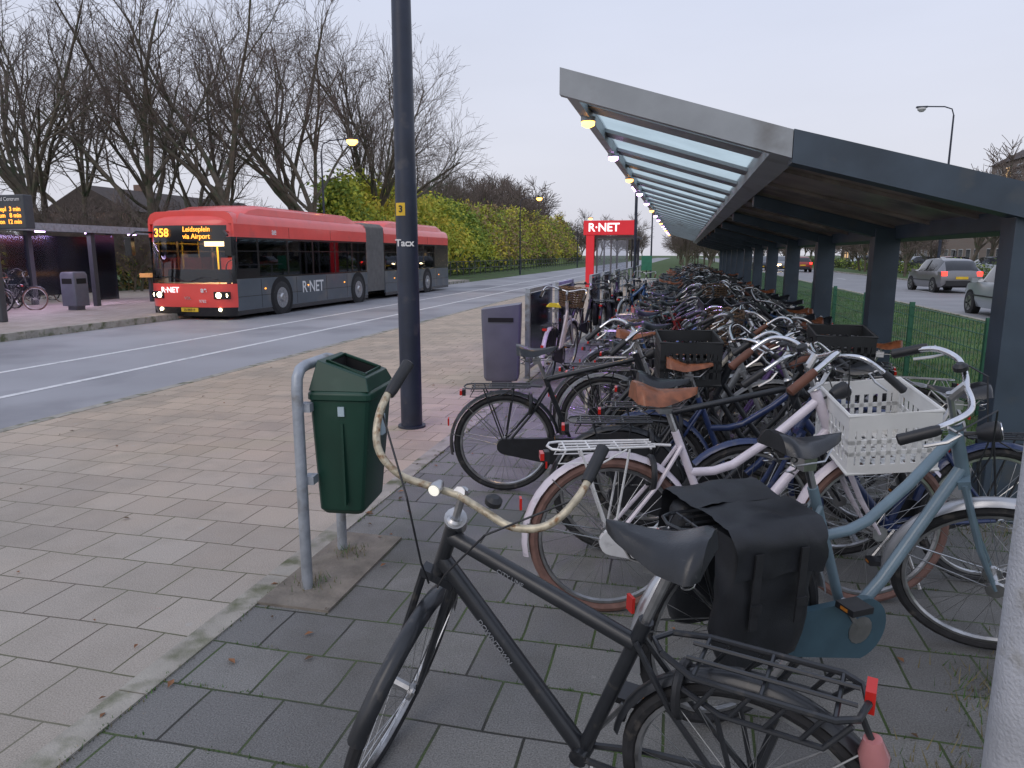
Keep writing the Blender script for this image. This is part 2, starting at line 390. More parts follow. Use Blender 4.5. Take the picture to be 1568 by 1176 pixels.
def grid_panel(b,o,u,v,lu,lv,nu,nv,t,mi,solid_top=.25):
    o=Vector(o);u=Vector(u);v=Vector(v);n=u.cross(v)
    def slab(a0,a1,c0,c1):
        c=o+u*((a0+a1)/2)+v*((c0+c1)/2)
        rot=Matrix((u,v,n)).transposed()
        b.box(c,(a1-a0,c1-c0,t),mi,rot)
    bt=lv*.16
    slab(0,lu,lv*(1-solid_top),lv);slab(0,lu,0,bt)
    for i in range(nu+1):
        x=lu*i/nu;w=lu*.025 if 0<i<nu else lu*.07
        slab(max(0,x-w),min(lu,x+w),bt,lv*(1-solid_top))
    for j in range(1,nv):
        z=bt+(lv*(1-solid_top)-bt)*j/nv;slab(0,lu,z-lv*.035,z+lv*.035)
def crate_mesh(m,L_=.34,W=.38,H=.25):
    def fn():
        b=B()
        grid_panel(b,(-L_/2,-W/2,0),(1,0,0),(0,0,1),L_,H,9,3,.006,0)
        grid_panel(b,(-L_/2,W/2,0),(1,0,0),(0,0,1),L_,H,9,3,.006,0)
        grid_panel(b,(-L_/2+.002,-W/2,0),(0,1,0),(0,0,1),W,H,9,3,.006,0)
        grid_panel(b,(L_/2-.002,-W/2,0),(0,1,0),(0,0,1),W,H,9,3,.006,0)
        grid_panel(b,(-L_/2,-W/2,.004),(1,0,0),(0,1,0),L_,W,10,6,.006,0,.08)
        for z in(.005,H):
            b.tube([(-L_/2,-W/2,z),(L_/2,-W/2,z),(L_/2,W/2,z),(-L_/2,W/2,z)],.009,6,0,closed=True)
        return b.mesh("crate",[m],ang=.6)
    return cached(("crate",m.name,L_),fn)
def coat_mesh(m):
    def fn():
        b=B()
        for s in(-1,1):
            vs=[(.03,s*.05,.40)];n=12
            for i in range(n+1):
                t=R(15+125*i/n);vs.append((.35*math.cos(t),s*.042,.345+.35*math.sin(t)))
            b.add(vs,[(0,i+1,i+2) for i in range(n)],0)
        return b.mesh("coat_guard",[m])
    return cached(("coat",m.name),fn)
def bag_mesh(m):
    def fn():
        b=B()
        for s in(-1,1):
            vs=[];rows=14;cols=24
            for i in range(rows):
                z=.33+.42*i/(rows-1)
                k=1-.25*(abs(i/(rows-1)-.55)*1.6)**3
                for j in range(cols):
                    t=2*math.pi*j/cols;cx=math.copysign(abs(math.cos(t))**.45,math.cos(t));cy=math.copysign(abs(math.sin(t))**.5,math.sin(t))
                    p=Vector((-.01+.155*cx*k,s*(.13+.06*cy*k),z))
                    q=noise.noise_vector(p*9)*.018+noise.noise_vector(p*28)*.005;vs.append(p+q)
            fs=[(i*cols+j,i*cols+(j+1)%cols,(i+1)*cols+(j+1)%cols,(i+1)*cols+j) for i in range(rows-1) for j in range(cols)]
            fs+=[tuple(range(cols-1,-1,-1)),tuple((rows-1)*cols+j for j in range(cols))]
            b.add(vs,fs,0)
            fl=[];A_=17;C_=15
            for i in range(A_):
                for j in range(C_):
                    x=-.175+.325*i/(A_-1);a=j/(C_-1)
                    p=Vector((x,s*(.0+.205*min(a*1.6,1)),.785-max(0,a-.5)*.30))
                    fl.append(p+noise.noise_vector(Vector((x*9,a*4,s)))*.016+noise.noise_vector(Vector((x*30,a*12,s)))*.005)
            b.add(fl,[(i*C_+j,i*C_+j+1,(i+1)*C_+j+1,(i+1)*C_+j) for i in range(A_-1) for j in range(C_-1)],0)
            for x in(-.10,.06): b.box((x,s*.214,.60),(.026,.006,.24),1);b.box((x,s*.22,.55),(.036,.008,.028),1)
        return b.mesh("pannier_bags",[m,plastic,silver],ang=1.4)
    return cached(("bag",m.name),fn)
def basket_mesh(m):
    def fn():
        b=B()
        for k in range(9):
            z=.25*k/8;a=.13+.04*k/8
            pts=[(a*math.cos(2*math.pi*i/24)*1.0,(a+.03)*math.sin(2*math.pi*i/24),z+(.006 if i%2 else -.006)) for i in range(24)]
            b.tube(pts,.009,5,0,closed=True)
        for i in range(24):
            t=2*math.pi*i/24;b.tube([(.13*math.cos(t),.16*math.sin(t),0),(.17*math.cos(t),.2*math.sin(t),.25)],.006,4,0)
        b.tube([(0,0,0),(0,0,.012)],.14,16,0)
        return b.mesh("basket",[m])
    return cached(("basket",m.name),fn)
def bike(x,y,head,lean=0,steer=0,kind='step',col=black,guard=None,tyre=rubber,saddle=vinyl,bar='oma',barm=chrome,grip=plastic,rack=black,case=plastic,crate=None,basket=None,bags=None,coat=None,seat=.98,scale=1.,name="bicycle",gel=False,cm=None,lampon=True,sdx=0,hrack=False,tailon=True):
    guard=guard or col
    e=empty(name,M=T(x,y,0)@RZ(head)@RX(lean)@Matrix.Scale(scale,4))
    link("frame",frame_mesh(kind,col,guard),e)
    link("rear_wheel",wheel_mesh(tyre),e,T(0,0,.345)@RY(random.uniform(0,90)))
    if case: link("chain_case",case_mesh(case),e)
    sx=.47-(seat-.05-.29)*.40+sdx
    link("saddle",saddle_mesh(saddle,gel),e,T(sx,0,seat-.02)@RY(random.uniform(-4,4)))
    if seat>.99:
        b=cached(("post",seat>1.03),lambda:(lambda q,t:(q.tube([(.47-(.9-.29)*.4,0,.9),(.47-(t-.29)*.4,0,t)],.0125,8,0),q.mesh("seat_post",[steel]))[1])(B(),1.03 if seat>1.03 else .985));link("seat_post",b,e)
    if hrack: link("rear_rack",heavyrack_mesh(rack),e)
    elif rack: link("rear_rack",rack_mesh(rack),e)
    if tailon: link("tail_light",tail_mesh(),e)
    if coat: link("coat_guard",coat_mesh(coat),e)
    if bags: link("pannier_bags",bag_mesh(bags),e)
    s=empty("steering",parent=e,M=S0@RZ(steer))
    link("fork",fork_mesh(col,guard),s)
    link("front_wheel",wheel_mesh(tyre),s,T(*HL)@RY(random.uniform(0,90)))
    link("handlebar",bar_mesh(bar,barm,grip),s)
    if lampon: link("front_lamp",lamp_mesh(),s)
    if crate or basket:
        Mx=RY(TILT)
        if crate: link("crate",crate_mesh(crate),s,Mx@(cm if cm is not None else T(.25,0,-.07)))
        else: link("basket",basket_mesh(basket),s,Mx@T(.22,0,-.05))
        b=cached("fcar",lambda:(lambda q:([q.tube([tuple(RY(TILT)@Vector((xx,yy,-.085))) for xx in(.08,.42)],.008,6,0) for yy in(-.12,0,.12)],[q.tube([tuple(RY(TILT)@Vector((.40,yy,-.085))),(HL.x,yy*.5,HL.z)],.006,5,0) for yy in(-.12,.12)],q.tube([tuple(RY(TILT)@Vector((.3,-.12,-.085))),tuple(RY(TILT)@Vector((.3,.12,-.085)))],.007,5,0),q.mesh("front_carrier",[black]))[-1])(B()))
        if cm is None: link("front_carrier",b,s)
    return e,s
def paint(n,c,**k): return mat(n,c,.35,0,.12,12,coat=.4,dirt=tuple(x*.5+.05 for x in c),dscale=16,dth=.60)
navy=paint("navy_paint",(.018,.035,.11));pink=paint("pale_lilac_paint",(.66,.60,.66));slate=paint("slate_blue_paint",(.135,.20,.245))
greenp=paint("dark_green_paint",(.02,.06,.04));redp=paint("dark_red_paint",(.25,.02,.02));grey=paint("grey_paint",(.18,.19,.2));silver=mat("silver_paint",(.45,.46,.48),.3,.6,.1,10)
creamp=paint("cream_paint",(.5,.46,.38));whitep=paint("white_gloss",(.68,.68,.68));blue=paint("blue_paint",(.04,.11,.28));purp=paint("purple_paint",(.11,.06,.2))
bartape=mat("worn_bar_metal",(.52,.46,.34),.45,.35,.3,40,bump=.12,bscale=150,dirt=(.24,.13,.06),dscale=45,dth=.52)
wcrate=mat("white_crate_plastic",(.74,.74,.72),.45,0,.06,8);bcrate=mat("black_crate_plastic",(.018,.02,.022),.5,0,.2,8);wick=mat("wicker",(.16,.10,.06),.8,0,.35,30)
browngrip=mat("brown_grip",(.13,.05,.03),.6,0,.2,20);greygrip=mat("grey_grip",(.09,.11,.11),.6,0,.2,20);woodm=mat("bamboo",(.5,.30,.13),.5,0,.2,20)
fabric=mat("black_fabric",(.014,.016,.02),.5,0,.3,12,bump=.15,bscale=300)
tealc=mat("teal_case",(.05,.10,.13),.4,0,.15,8);ysad=mat("yellow_saddle_cover",(.75,.58,.03),.5)
decal=mat("white_decal",(.28,.29,.31),.5)
A,As=bike(.215,1.645,163,-8,101,'heavy',black,saddle=vinyl,bar='up',barm=bartape,grip=plastic,rack=black,case=None,seat=1.06,gel=True,scale=.925,lampon=False,sdx=.05,hrack=True,tailon=False)
text("tube_lettering","DOWNTOWN",.024,T(.73,.030,.605)@RY(-50.5)@RZ(180)@RX(90),decal,A,ext=.0006)
text("top_tube_lettering","CITY LINE",.02,T(.66,.026,.838)@RY(-19)@RZ(180)@RX(90),decal,A,ext=.0006)
b=B();b.tube([(.05,-.06,.16),(.08,-.06,.16),(.09,-.06,.16)],[.013,.020,.018],14,0);b.tube([(.091,-.06,.16),(.093,-.06,.16)],.016,14,1)
b.tube([(-.03,0,-.02),(.0,0,.03)],.034,14,0)
link("clip_on_lamp",b.mesh("clip_on_lamp",[steel,mat("bike_lamp_lens",(.9,.9,.8),.2,emit=(1,.95,.8),es=.5)]),As)
b=B();b.tube([(-.275,.03,.67),(-.28,.03,.63),(-.285,.03,.575)],[.02,.034,.028],14,0);b.box((-.262,-.03,.735),(.022,.055,.06),1);b.tube([(-.25,.03,.72),(-.275,.03,.66)],.008,6,2)
b.box((-.379,0,.42),(.010,.035,.05),1)
link("rear_lamp",b.mesh("rear_lamp",[mat("clear_red_lamp",(.5,.2,.2),.15,coat=.6),redl,plastic]),A)
Bk=bike(-.27,3.03,17,0,0,'mix',pink,tyre=brownt,saddle=leather,bar='oma',barm=chrome,grip=browngrip,rack=whitep,case=whitep,crate=wcrate,seat=.98,scale=1.05,cm=T(.23,-.06,-.24)@RZ(-8)@RX(9)@RY(-5),gel=True)
Ck=bike(.20,2.35,33,3,-46,'mix',slate,guard=silver,saddle=vinyl,bar='city',barm=chrome,grip=plastic,case=tealc,bags=fabric,seat=.97,scale=1.04)
Dk=bike(-1.13,4.57,14,5,8,'diamond',black,saddle=vinyl,bar='oma',case=plastic,seat=1.0)
bike(-.30,3.72,10,3,-10,'diamond',black,saddle=vinyl,coat=plastic,seat=.97)
bike(-.15,4.12,6,2,5,'mix',navy,saddle=leather,bar='city',grip=browngrip,seat=1.0)
bike(1.15,4.42,183,-3,4,'step',black,crate=bcrate,saddle=vinyl)
bike(-.12,4.85,5,3,-6,'step',black,crate=bcrate,saddle=leather,grip=browngrip)
bike(1.50,3.75,190,0,0,'diamond',navy,saddle=vinyl)
bike(-1.60,8.75,86,2,-6,'step',pink,saddle=ysad,basket=wick,grip=plastic,coat=plastic)
cols=[black]*11+[navy,navy,grey,grey,slate,greenp,redp,silver,blue,purp,creamp,black,black]
kinds=['step','diamond','mix','heavy','curve','step','diamond']
rr=random.Random(11)
def rnd_bike(x,y,h):
    c=rr.choice(cols);k=rr.random()
    kw={}
    if k<.16: kw['crate']=bcrate
    elif k<.22: kw['basket']=wick
    if rr.random()<.12: kw['bags']=fabric
    if rr.random()<.25: kw['coat']=plastic
    bike(x+rr.uniform(-.18,.18),y+rr.uniform(-.06,.06),h+rr.uniform(-9,12),rr.uniform(-6,6),rr.uniform(-28,28),rr.choice(kinds),c,
        guard=rr.choice([c,c,black,silver]),tyre=rr.choice([rubber]*7+[brownt]),saddle=rr.choice([vinyl,vinyl,vinyl,leather]),bar=rr.choice(['oma','oma','city','low']),
        barm=rr.choice([chrome,steel,black,black]),grip=rr.choice([plastic,plastic,browngrip,greygrip]),rack=rr.choice([black,black,black,steel]),case=rr.choice([plastic,plastic,c]),
        seat=rr.uniform(.92,1.02),scale=rr.uniform(.97,1.03),**kw)
yy=5.25
while yy<36:
    rnd_bike(-.50,yy,4);rnd_bike(1.48,yy+.22,184);yy+=.44 if yy<16 else .55
for (x,y,h) in [(-1.5,13.1,96),(-1.2,14.6,75),(-1.75,12.4,84),(-1.5,16.5,95),(-1.3,19,80)]:
    rnd_bike(x,y,h)
for i in range(9): rnd_bike(-21.5+rr.uniform(-.2,.2),15.5+i*.75,rr.choice([0,180]))
for i in range(9): rnd_bike(-19.2+rr.uniform(-.2,.2),12.4+i*.62,rr.choice([0,180]))
# ------------------------------------------------------------------ ground
grassm=mat("grass_ground",(.055,.105,.022),.9,0,.5,1.5,bump=.8,bscale=40,dirt=(.05,.06,.02),dscale=.8,dth=.5)
asph=mat("worn_asphalt",(.33,.33,.35),.7,0,.12,.5,bump=.4,bscale=150,dirt=(.21,.21,.225),dscale=.35,dth=.50)
asph2=mat("road_asphalt",(.24,.24,.25),.65,0,.15,.6,bump=.3,bscale=120)
darkpav=paving("grey_paving",(.235,.23,.215),(.155,.153,.148),(.03,.03,.024),.30,.30,.006,(.055,.10,.015),.38,(.09,.085,.075),rough=.56)
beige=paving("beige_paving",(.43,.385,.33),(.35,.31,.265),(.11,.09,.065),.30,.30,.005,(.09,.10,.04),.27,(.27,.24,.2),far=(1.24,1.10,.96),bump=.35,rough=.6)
farpav=paving("platform_paving",(.42,.37,.33),(.36,.31,.27),(.1,.09,.07),.3,.3,.006,(.08,.08,.04),.2,(.28,.24,.2))
kerbm=mat("concrete_kerb",(.36,.335,.29),.8,0,.2,6,bump=.5,bscale=120,dirt=(.12,.13,.07),dscale=5,dth=.5)
linem=mat("road_paint",(.72,.72,.72),.7,0,.1,20,dirt=(.46,.46,.47),dscale=7,dth=.54)
def slab(name,x0,x1,y0,y1,z0,z1,m):
    b=B();b.bx(x0,x1,y0,y1,z0,z1,0);return link(name,b.mesh(name,[m],smooth=False))
def sheet(name,x0,x1,y0,y1,z,m):
    b=B();b.add([(x0,y0,z),(x1,y0,z),(x1,y1,z),(x0,y1,z)],[(0,1,2,3)]);return link(name,b.mesh(name,[m],smooth=False))
sheet("ground",-700,700,-300,1200,-.16,grassm)
sheet("bus_road",-13.2,-6.1,-30,400,-.12,asph)
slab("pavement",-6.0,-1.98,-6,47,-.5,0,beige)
slab("bike_parking_pavement",-1.86,2.2,-6,47,-.5,0,darkpav)
slab("kerb",-6.12,-6.0,-6,47,-.5,.004,kerbm)
b=B();y=-6
while y<47: b.bx(-1.98,-1.86,y+.004,y+.996,-.3,.008+.003*math.sin(y*3),0);y+=1
link("edging_kerb",b.mesh("edging_kerb",[kerbm],smooth=False))
slab("platform_pavement",-24,-13.35,-6,44,-.5,.03,farpav)
b=B();y=-6
while y<44: b.bx(-13.35,-13.2,y+.004,y+.996,-.5,.035,0);y+=1
link("platform_kerb",b.mesh("platform_kerb",[kerbm],smooth=False))
slab("grass_verge",2.2,7.3,-6,400,-.5,-.02,grassm)
slab("grass_strip",-6.0,2.2,47,400,-.5,-.03,grassm)
slab("right_kerb",7.3,7.45,-6,400,-.5,0.0,kerbm)
sheet("main_road",7.45,14.6,-30,400,-.1,asph2)
slab("far_kerb",14.6,14.75,-6,400,-.5,0.0,kerbm)
slab("median_grass",14.75,20,-6,400,-.5,-.02,grassm)
sheet("parking_lane",20,28,-30,400,-.1,asph2)
b=B()
for x,x2 in((-8.10,-7.98),(-9.82,-9.70)): b.add([(x,-10,-.116),(x2,-10,-.116),(x2,200,-.116),(x,200,-.116)],[(0,1,2,3)])
y=0
while y<200: b.add([(11.0,y,-.096),(11.12,y,-.096),(11.12,y+3,-.096),(11.0,y+3,-.096)],[(0,1,2,3)]);y+=9
link("road_markings",b.mesh("road_markings",[linem],smooth=False))
b=B();b.bx(-6.55,-6.2,7.9,8.35,-.13,-.112,0)
for i in range(6): b.bx(-6.52+i*.055,-6.50+i*.055,7.93,8.32,-.112,-.105,1)
link("drain_grate",b.mesh("drain_grate",[mat("cast_iron",(.03,.03,.03),.6,.3),steel]))
gb=[mat("grass_blade_a",(.06,.14,.025),.7,0,.3,3),mat("grass_blade_b",(.10,.17,.04),.7,0,.3,3),mat("grass_blade_dry",(.2,.17,.08),.8,0,.3,3)]
def blades(b,n,fx,fy,z,h,w,rg,mf=lambda r:0 if r<.6 else (1 if r<.93 else 2)):
    for i in range(n):
        x=fx(rg);y=fy(rg);a=rg.uniform(0,6.28);hh=h*rg.uniform(.4,1.2);dx=math.cos(a)*w;dy=math.sin(a)*w;lx=rg.gauss(0,.4)*hh;ly=rg.gauss(0,.4)*hh
        b.add([(x-dx,y-dy,z),(x+dx,y+dy,z),(x+lx,y+ly,z+hh)],[(0,1,2)],mf(rg.random()))
rg=random.Random(3);b=B()
blades(b,26000,lambda r:r.uniform(2.25,7.2),lambda r:4+30*r.random()**1.6,-.025,.09,.006,rg)
link("grass",b.mesh("grass",gb,smooth=False))
b=B()
for (cx,cy,n,s) in [(.74,2.02,600,.10),(.92,2.1,600,.10),(1.25,2.3,400,.12),(1.95,4.5,160,.14),(1.6,4.5,60,.12),(.62,1.85,160,.08),(-1.68,2.95,90,.05),(-1.7,3.35,90,.05),(1.2,2.7,260,.1),(1.5,3.0,200,.12)]:
    blades(b,n,lambda r:r.gauss(cx,s),lambda r:r.gauss(cy,s),0,.055,.0025,rg,lambda r:2 if r<.6 else 0)
for i in range(1900):
    x=-1.8+4*rg.random();k=rg.randint(3,24);y=k*.3+rg.gauss(0,.006)
    if noise.noise(Vector((x*1.3,y*1.3,2)))<-.03: continue
    blades(b,4,lambda r:x+r.gauss(0,.012),lambda r:y+r.gauss(0,.004),-.002,.014,.003,rg,lambda r:0 if r<.8 else 2)
for i in range(500):
    x=-1.86+rg.gauss(0,.004);y=rg.uniform(.8,9)
    if noise.noise(Vector((x*1.3,y*1.5,7)))<.0: continue
    blades(b,4,lambda r:x+r.gauss(0,.006),lambda r:y+r.gauss(0,.02),-.002,.018,.003,rg,lambda r:0 if r<.7 else 2)
link("weed_tufts",b.mesh("weed_tufts",gb,smooth=False))
lm=[mat("dead_leaf",(.22,.10,.045),.8,0,.4,9),mat("dead_leaf_dark",(.09,.055,.03),.8,0,.4,9)]
b=B()
for i in range(190):
    x=rg.uniform(-6,2) if i<120 else rg.gauss(-1.8,.25);y=rg.uniform(1.3,14);a=rg.uniform(0,6.28);s=rg.uniform(.010,.026)
    c,sn=math.cos(a)*s,math.sin(a)*s;z=.008
    b.add([(x-c,y-sn,z),(x+sn*.5,y-c*.5,z+.006),(x+c,y+sn,z+.003),(x-sn*.5,y+c*.5,z+.008)],[(0,1,2,3)],rg.randint(0,1))
link("fallen_leaves",b.mesh("fallen_leaves",lm,smooth=False))
# ------------------------------------------------------------------ bike shelter
sh=empty("bike_shelter")
lg=mat("light_grey_steel",(.33,.35,.37),.45,0,.12,4,dirt=(.2,.2,.2),dscale=3,dth=.55)
dg=mat("dark_slate_steel",(.045,.065,.09),.42,0,.2,4,dirt=(.07,.08,.09),dscale=5,dth=.6)
ug=mat("roof_underside",(.26,.21,.19),.30,.1,.5,2.5,dirt=(.38,.32,.28),dscale=4,dth=.52)
rglass=frosted("roof_glass",(.84,.92,.92),.5)
X0,Z0=-.79,2.74;X1,Z1=.60,2.32;X2,Z2=2.06,1.93
Y0,Y1=4.62,40.
def zt(x): return Z0+(Z1-Z0)*(x-X0)/(X1-X0) if x<X1 else Z1+(Z2-Z1)*(x-X1)/(X2-X1)
b=B()
def sl(xa,xb,y0,y1,top,th,mi):
    b.add([(xa,y0,zt(xa)-top),(xb,y0,zt(xb)-top),(xb,y1,zt(xb)-top),(xa,y1,zt(xa)-top),(xa,y0,zt(xa)-top-th),(xb,y0,zt(xb)-top-th),(xb,y1,zt(xb)-top-th),(xa,y1,zt(xa)-top-th)],
      [(0,1,2,3),(7,6,5,4),(0,4,5,1),(3,2,6,7),(0,3,7,4),(1,5,6,2)],mi)
sl(X0,X1-.002,Y0,Y0+.07,0,.16,0)
sl(X1+.002,X2,Y0-.004,Y0+.16,-.004,.19,1)
sl(X0,X0+.08,Y0+.072,Y1,.002,.12,0)
sl(X1-.1,X1+.06,Y0+.165,Y1,.01,.12,0)
y=Y0+.74
while y<Y1:
    sl(X0+.082,X1-.102,y,y+.32,.030,.03,0);y+=1.16
link("light_roof_frame",b.mesh("light_roof_frame",[lg,dg],smooth=False),sh)
b=B();sl(X0+.05,X1-.05,Y0+.05,Y1,.012,.012,0);link("glass_roof",b.mesh("glass_roof",[rglass],smooth=False),sh)
b=B();sl(X1+.061,X2-.004,Y0+.165,Y1,.01,.06,0)
y=Y0+1.1
while y<Y1: sl(X1+.07,X2-.01,y,y+.05,.071,.03,0);y+=1.03
link("solid_roof",b.mesh("solid_roof",[ug],smooth=False),sh)
b=B();PY_=[4.66+3.07*i for i in range(12)]
for i,y in enumerate(PY_):
    b.bx(1.82,2.05,y,y+.20,0,zt(2.05)-.08,0)
    if i: sl(X1+.07,X2-.012,y+.02,y+.18,.101,.12,0)
sl(X2-.06,X2+.05,Y0-.006,Y1,-.006,.2,0)
link("posts_and_beams",b.mesh("posts_and_beams",[dg],smooth=False),sh,bevel=.004)
b=B();b2=B()
ly=[5.55,7.55]+[9.8+2.3*i for i in range(13)]
for i,y in enumerate(ly):
    z=zt(X0+.06)-.125
    b.tube([(X0+.06,y,z+.01),(X0+.06,y,z-.022)],.055,14,0)
    b2.tube([(X0+.06,y,z-.023),(X0+.06,y,z-.05),(X0+.06,y,z-.065)],[.05,.048,.02],14,0 if i in(0,) or i%3==2 else 1)
link("lamp_housings",b.mesh("lamp_housings",[galv]),sh);link("lamp_lenses",b2.mesh("lamp_lenses",[warmlamp,coollamp]),sh)
for i,y in enumerate(ly[:4]):
    l=bpy.data.lights.new("shelter_light","SPOT");l.spot_size=R(118);l.spot_blend=1;l.shadow_soft_size=.05
    l.color=(1,.6,.25) if (i==0 or i%3==2) else (.5,.22,1);l.energy=(14,130,40,110)[i]
    o=bpy.data.objects.new("shelter_light",l);scene.collection.objects.link(o);o.parent=sh;o.location=(X0+.06,y,zt(X0+.06)-.22);o.rotation_euler=(R(-12),R(10),0)
b=B();b.tube([(.05,4,.03),(.05,38,.03)],.02,6,0);b.tube([(1.0,4,.03),(1.0,38,.03)],.02,6,0)
y=5.3
while y<37:
    b.tube([(.95,y,.02),(.95,y,.42),(1.15,y,.42),(1.15,y,.02)],.008,5,0);y+=.44
link("bike_rack",b.mesh("bike_rack",[galv]))
b=B();b.tube([(0,0,0),(0,0,2.05)],.12,28,0);b.tube([(0,0,0),(0,0,.03)],.16,24,0);b.tube([(0,0,2.05),(0,0,2.09)],[.13,.10],28,0)
link("steel_post",b.mesh("steel_post",[mat("rough_grey_paint",(.50,.51,.54),.6,0,.12,9,bump=.5,bscale=110,dirt=(.36,.35,.33),dscale=12,dth=.58)]),None,T(.885,1.755,0))
fm=mat("green_fence_paint",(.03,.13,.075),.5,0,.15,5)
b=B();y=3.0
while y<46: b.tube([(3.0,y,0),(3.0,y,.92)],.004,3,0,caps=False);y+=.10
for z in(.06,.25,.44,.63,.80,.92): b.tube([(3.0,3,z),(3.0,46,z)],.0055,4,0)
y=3.0
while y<46.5: b.bx(2.97,3.03,y-.02,y+.02,-.1,.98,0);y+=2.5
link("mesh_fence",b.mesh("mesh_fence",[fm],smooth=False))
# ------------------------------------------------------------------ litter bin (green)
lb=empty("litter_bin",(-1.73,3.14,0),R(6))
gp=mat("green_bin_plastic",(.007,.045,.028),.40,0,.15,5,dirt=(.018,.06,.04),dscale=6,dth=.58)
dark=mat("dark_inside",(.006,.006,.007),.8)
b=B()
b.tube([(0,-.235,-.02),(0,-.235,.98),(0,-.225,1.04),(0,-.19,1.075),(0,-.13,1.085),(0,.13,1.085),(0,.19,1.075),(0,.225,1.04),(0,.235,.98),(0,.235,-.02)],.026,12,0)
for z in(.55,.9): b.box((.03,-.2,z),(.05,.06,.04),0);b.box((.03,.2,z),(.05,.06,.04),0)
link("frame",b.mesh("frame",[galv]),lb)
def loft(secs,mi=0,b=None,cap=True):
    vs=[];n=len(secs[0])
    for s in secs: vs+=s
    fs=[(i*n+j,i*n+(j+1)%n,(i+1)*n+(j+1)%n,(i+1)*n+j) for i in range(len(secs)-1) for j in range(n)]
    if cap: fs+=[tuple(range(n-1,-1,-1)),tuple((len(secs)-1)*n+j for j in range(n))]
    b.add(vs,fs,mi)
def rect(x0,x1,y0,y1,z,r=.03,zs=0):
    p=[]
    for cx,cy,a in((x1-r,y1-r,0),(x0+r,y1-r,90),(x0+r,y0+r,180),(x1-r,y0+r,270)):
        for k in range(4):
            t=R(a+30*k);xx=cx+r*math.cos(t);p.append((xx,cy+r*math.sin(t),z+zs*(xx-x0)))
    return p
b=B()
loft([rect(.06,.25,-.14,.14,.36,.03),rect(.045,.27,-.16,.16,.385,.03),rect(.03,.325,-.19,.19,.93,.035)],0,b)
loft([rect(.022,.335,-.20,.20,.932,.04),rect(.022,.335,-.20,.20,.962,.04),rect(.035,.325,-.19,.19,.975,.04)],0,b)
def hood(y0,y1,x0,x1,z0,zl,zr): return [(x0,y0,z0),(x1,y0,z0),(x1,y1,z0),(x0,y1,z0)],[(x0+.035,y0+.035,zl),(x1-.02,y0+.035,zr),(x1-.02,y1-.035,zr),(x0+.035,y1-.035,zl)]
lo,up=hood(-.19,.19,.035,.325,.976,1.115,1.035)
ix=[(.105,-.115),(.285,-.115),(.285,.115),(.105,.115)]
zsl=lambda x:1.115+(1.035-1.115)*(x-.07)/(.235)
inn=[(x,y,zsl(x)) for x,y in ix];dn=[(x,y,zsl(x)-.12) for x,y in ix]
v=lo+up+inn+dn
b.add(v,[(i,(i+1)%4,4+(i+1)%4,4+i) for i in range(4)]+[(4+i,4+(i+1)%4,8+(i+1)%4,8+i) for i in range(4)],0)
b.add(v,[(8+i,8+(i+1)%4,12+(i+1)%4,12+i) for i in range(4)]+[(12,13,14,15)],1)
o=link("body",b.mesh("body",[gp,dark,white],ang=.5),lb,bevel=.004)
b=B()
b.tube([(x,y,z+.004) for x,y,z in inn],.008,6,0,closed=True)
b.box((.327,0,.78),(.012,.05,.1),1);b.box((.19,-.19,.88),(.03,.012,.045),1);b.box((.30,-.10,.74),(.004,.10,.11),1,RY(3).to_3x3())
b.box((.19,-.182,.62),(.012,.02,.40),0)
link("rim_and_sticker",b.mesh("rim_and_sticker",[gp,mat("sticker",(.4,.5,.55),.4)]),lb)
b=B();b.bx(-1.86,-1.50,2.72,3.6,-.02,.012,0);link("bin_foundation",b.mesh("bin_foundation",[mat("dirty_concrete",(.20,.175,.145),.9,0,.3,8,bump=.6,bscale=60)],smooth=False))
gbn=empty("grey_litter_bin",(-2.10,8.35,0),R(10))
gy=mat("bluegrey_bin",(.12,.125,.16),.4,0,.12,4)
b=B();loft([rect(-.19,.19,-.16,.16,.10,.04),rect(-.21,.21,-.18,.18,.14,.04),rect(-.235,.235,-.2,.2,.86,.04),rect(-.235,.235,-.2,.2,.96,.04,.14)],0,b);b.bx(-.12,.12,-.1,.1,-.01,.1,0)
link("body",b.mesh("body",[gy],ang=.5),gbn)
b=B();b.box((0,-.202,.84),(.30,.01,.05),0);link("slot",b.mesh("slot",[dark,gy]),gbn)
lp=empty("lamp_column",(-2.43,6.16,0))
b=B();b.tube([(0,0,-.01),(0,0,2.2),(0,0,2.22),(0,0,5),(0,0,9.5)],[.10,.097,.094,.075,.055],28,0);b.tube([(0,0,0),(0,0,.02)],.13,24,0)
b.tube([(0,0,9.4),(.5,0,9.75),(1.6,0,9.9)],.03,10,0);b.box((1.7,0,9.88),(.6,.2,.09),0)
link("column",b.mesh("column",[navypost]),lp)
b=B()
yel=mat("yellow_sticker",(.75,.48,.03),.5)
vs=[]
for z in(1.94,2.05):
    for i in range(9):
        t=R(225+60*i/8);vs.append((.0985*math.cos(t),.0985*math.sin(t),z))
b.add(vs,[(i,i+1,i+10,i+9) for i in range(8)],0);link("sticker",b.mesh("sticker",[yel]),lp)
text("sticker_number","3",.08,T(-.015,-.1,1.995)@RX(90),plastic,lp,bold=.002)
text("lettering","Tacx",.085,T(.015,-.099,1.70)@RZ(8)@RX(90),white,lp,bold=.002)
rl=empty("platform_railing")
clearg=glass("clear_panel",(.80,.82,.86),.1,.06,(.8,.8,.9))
b=B();b2=B()
for y0_,y1_ in((9.0,10.6),(11.2,12.8),(15.5,17.1),(18,19.6),(21,22.6)):
    for y in(y0_,y1_): b.bx(-1.95,-1.89,y-.03,y+.03,0,1.12,0)
    b.bx(-1.95,-1.89,y0_,y1_,1.12,1.17,0);b.bx(-1.94,-1.90,y0_+.03,y1_-.03,.12,.16,0)
    b2.bx(-1.925,-1.915,y0_+.03,y1_-.03,.17,1.10,0)
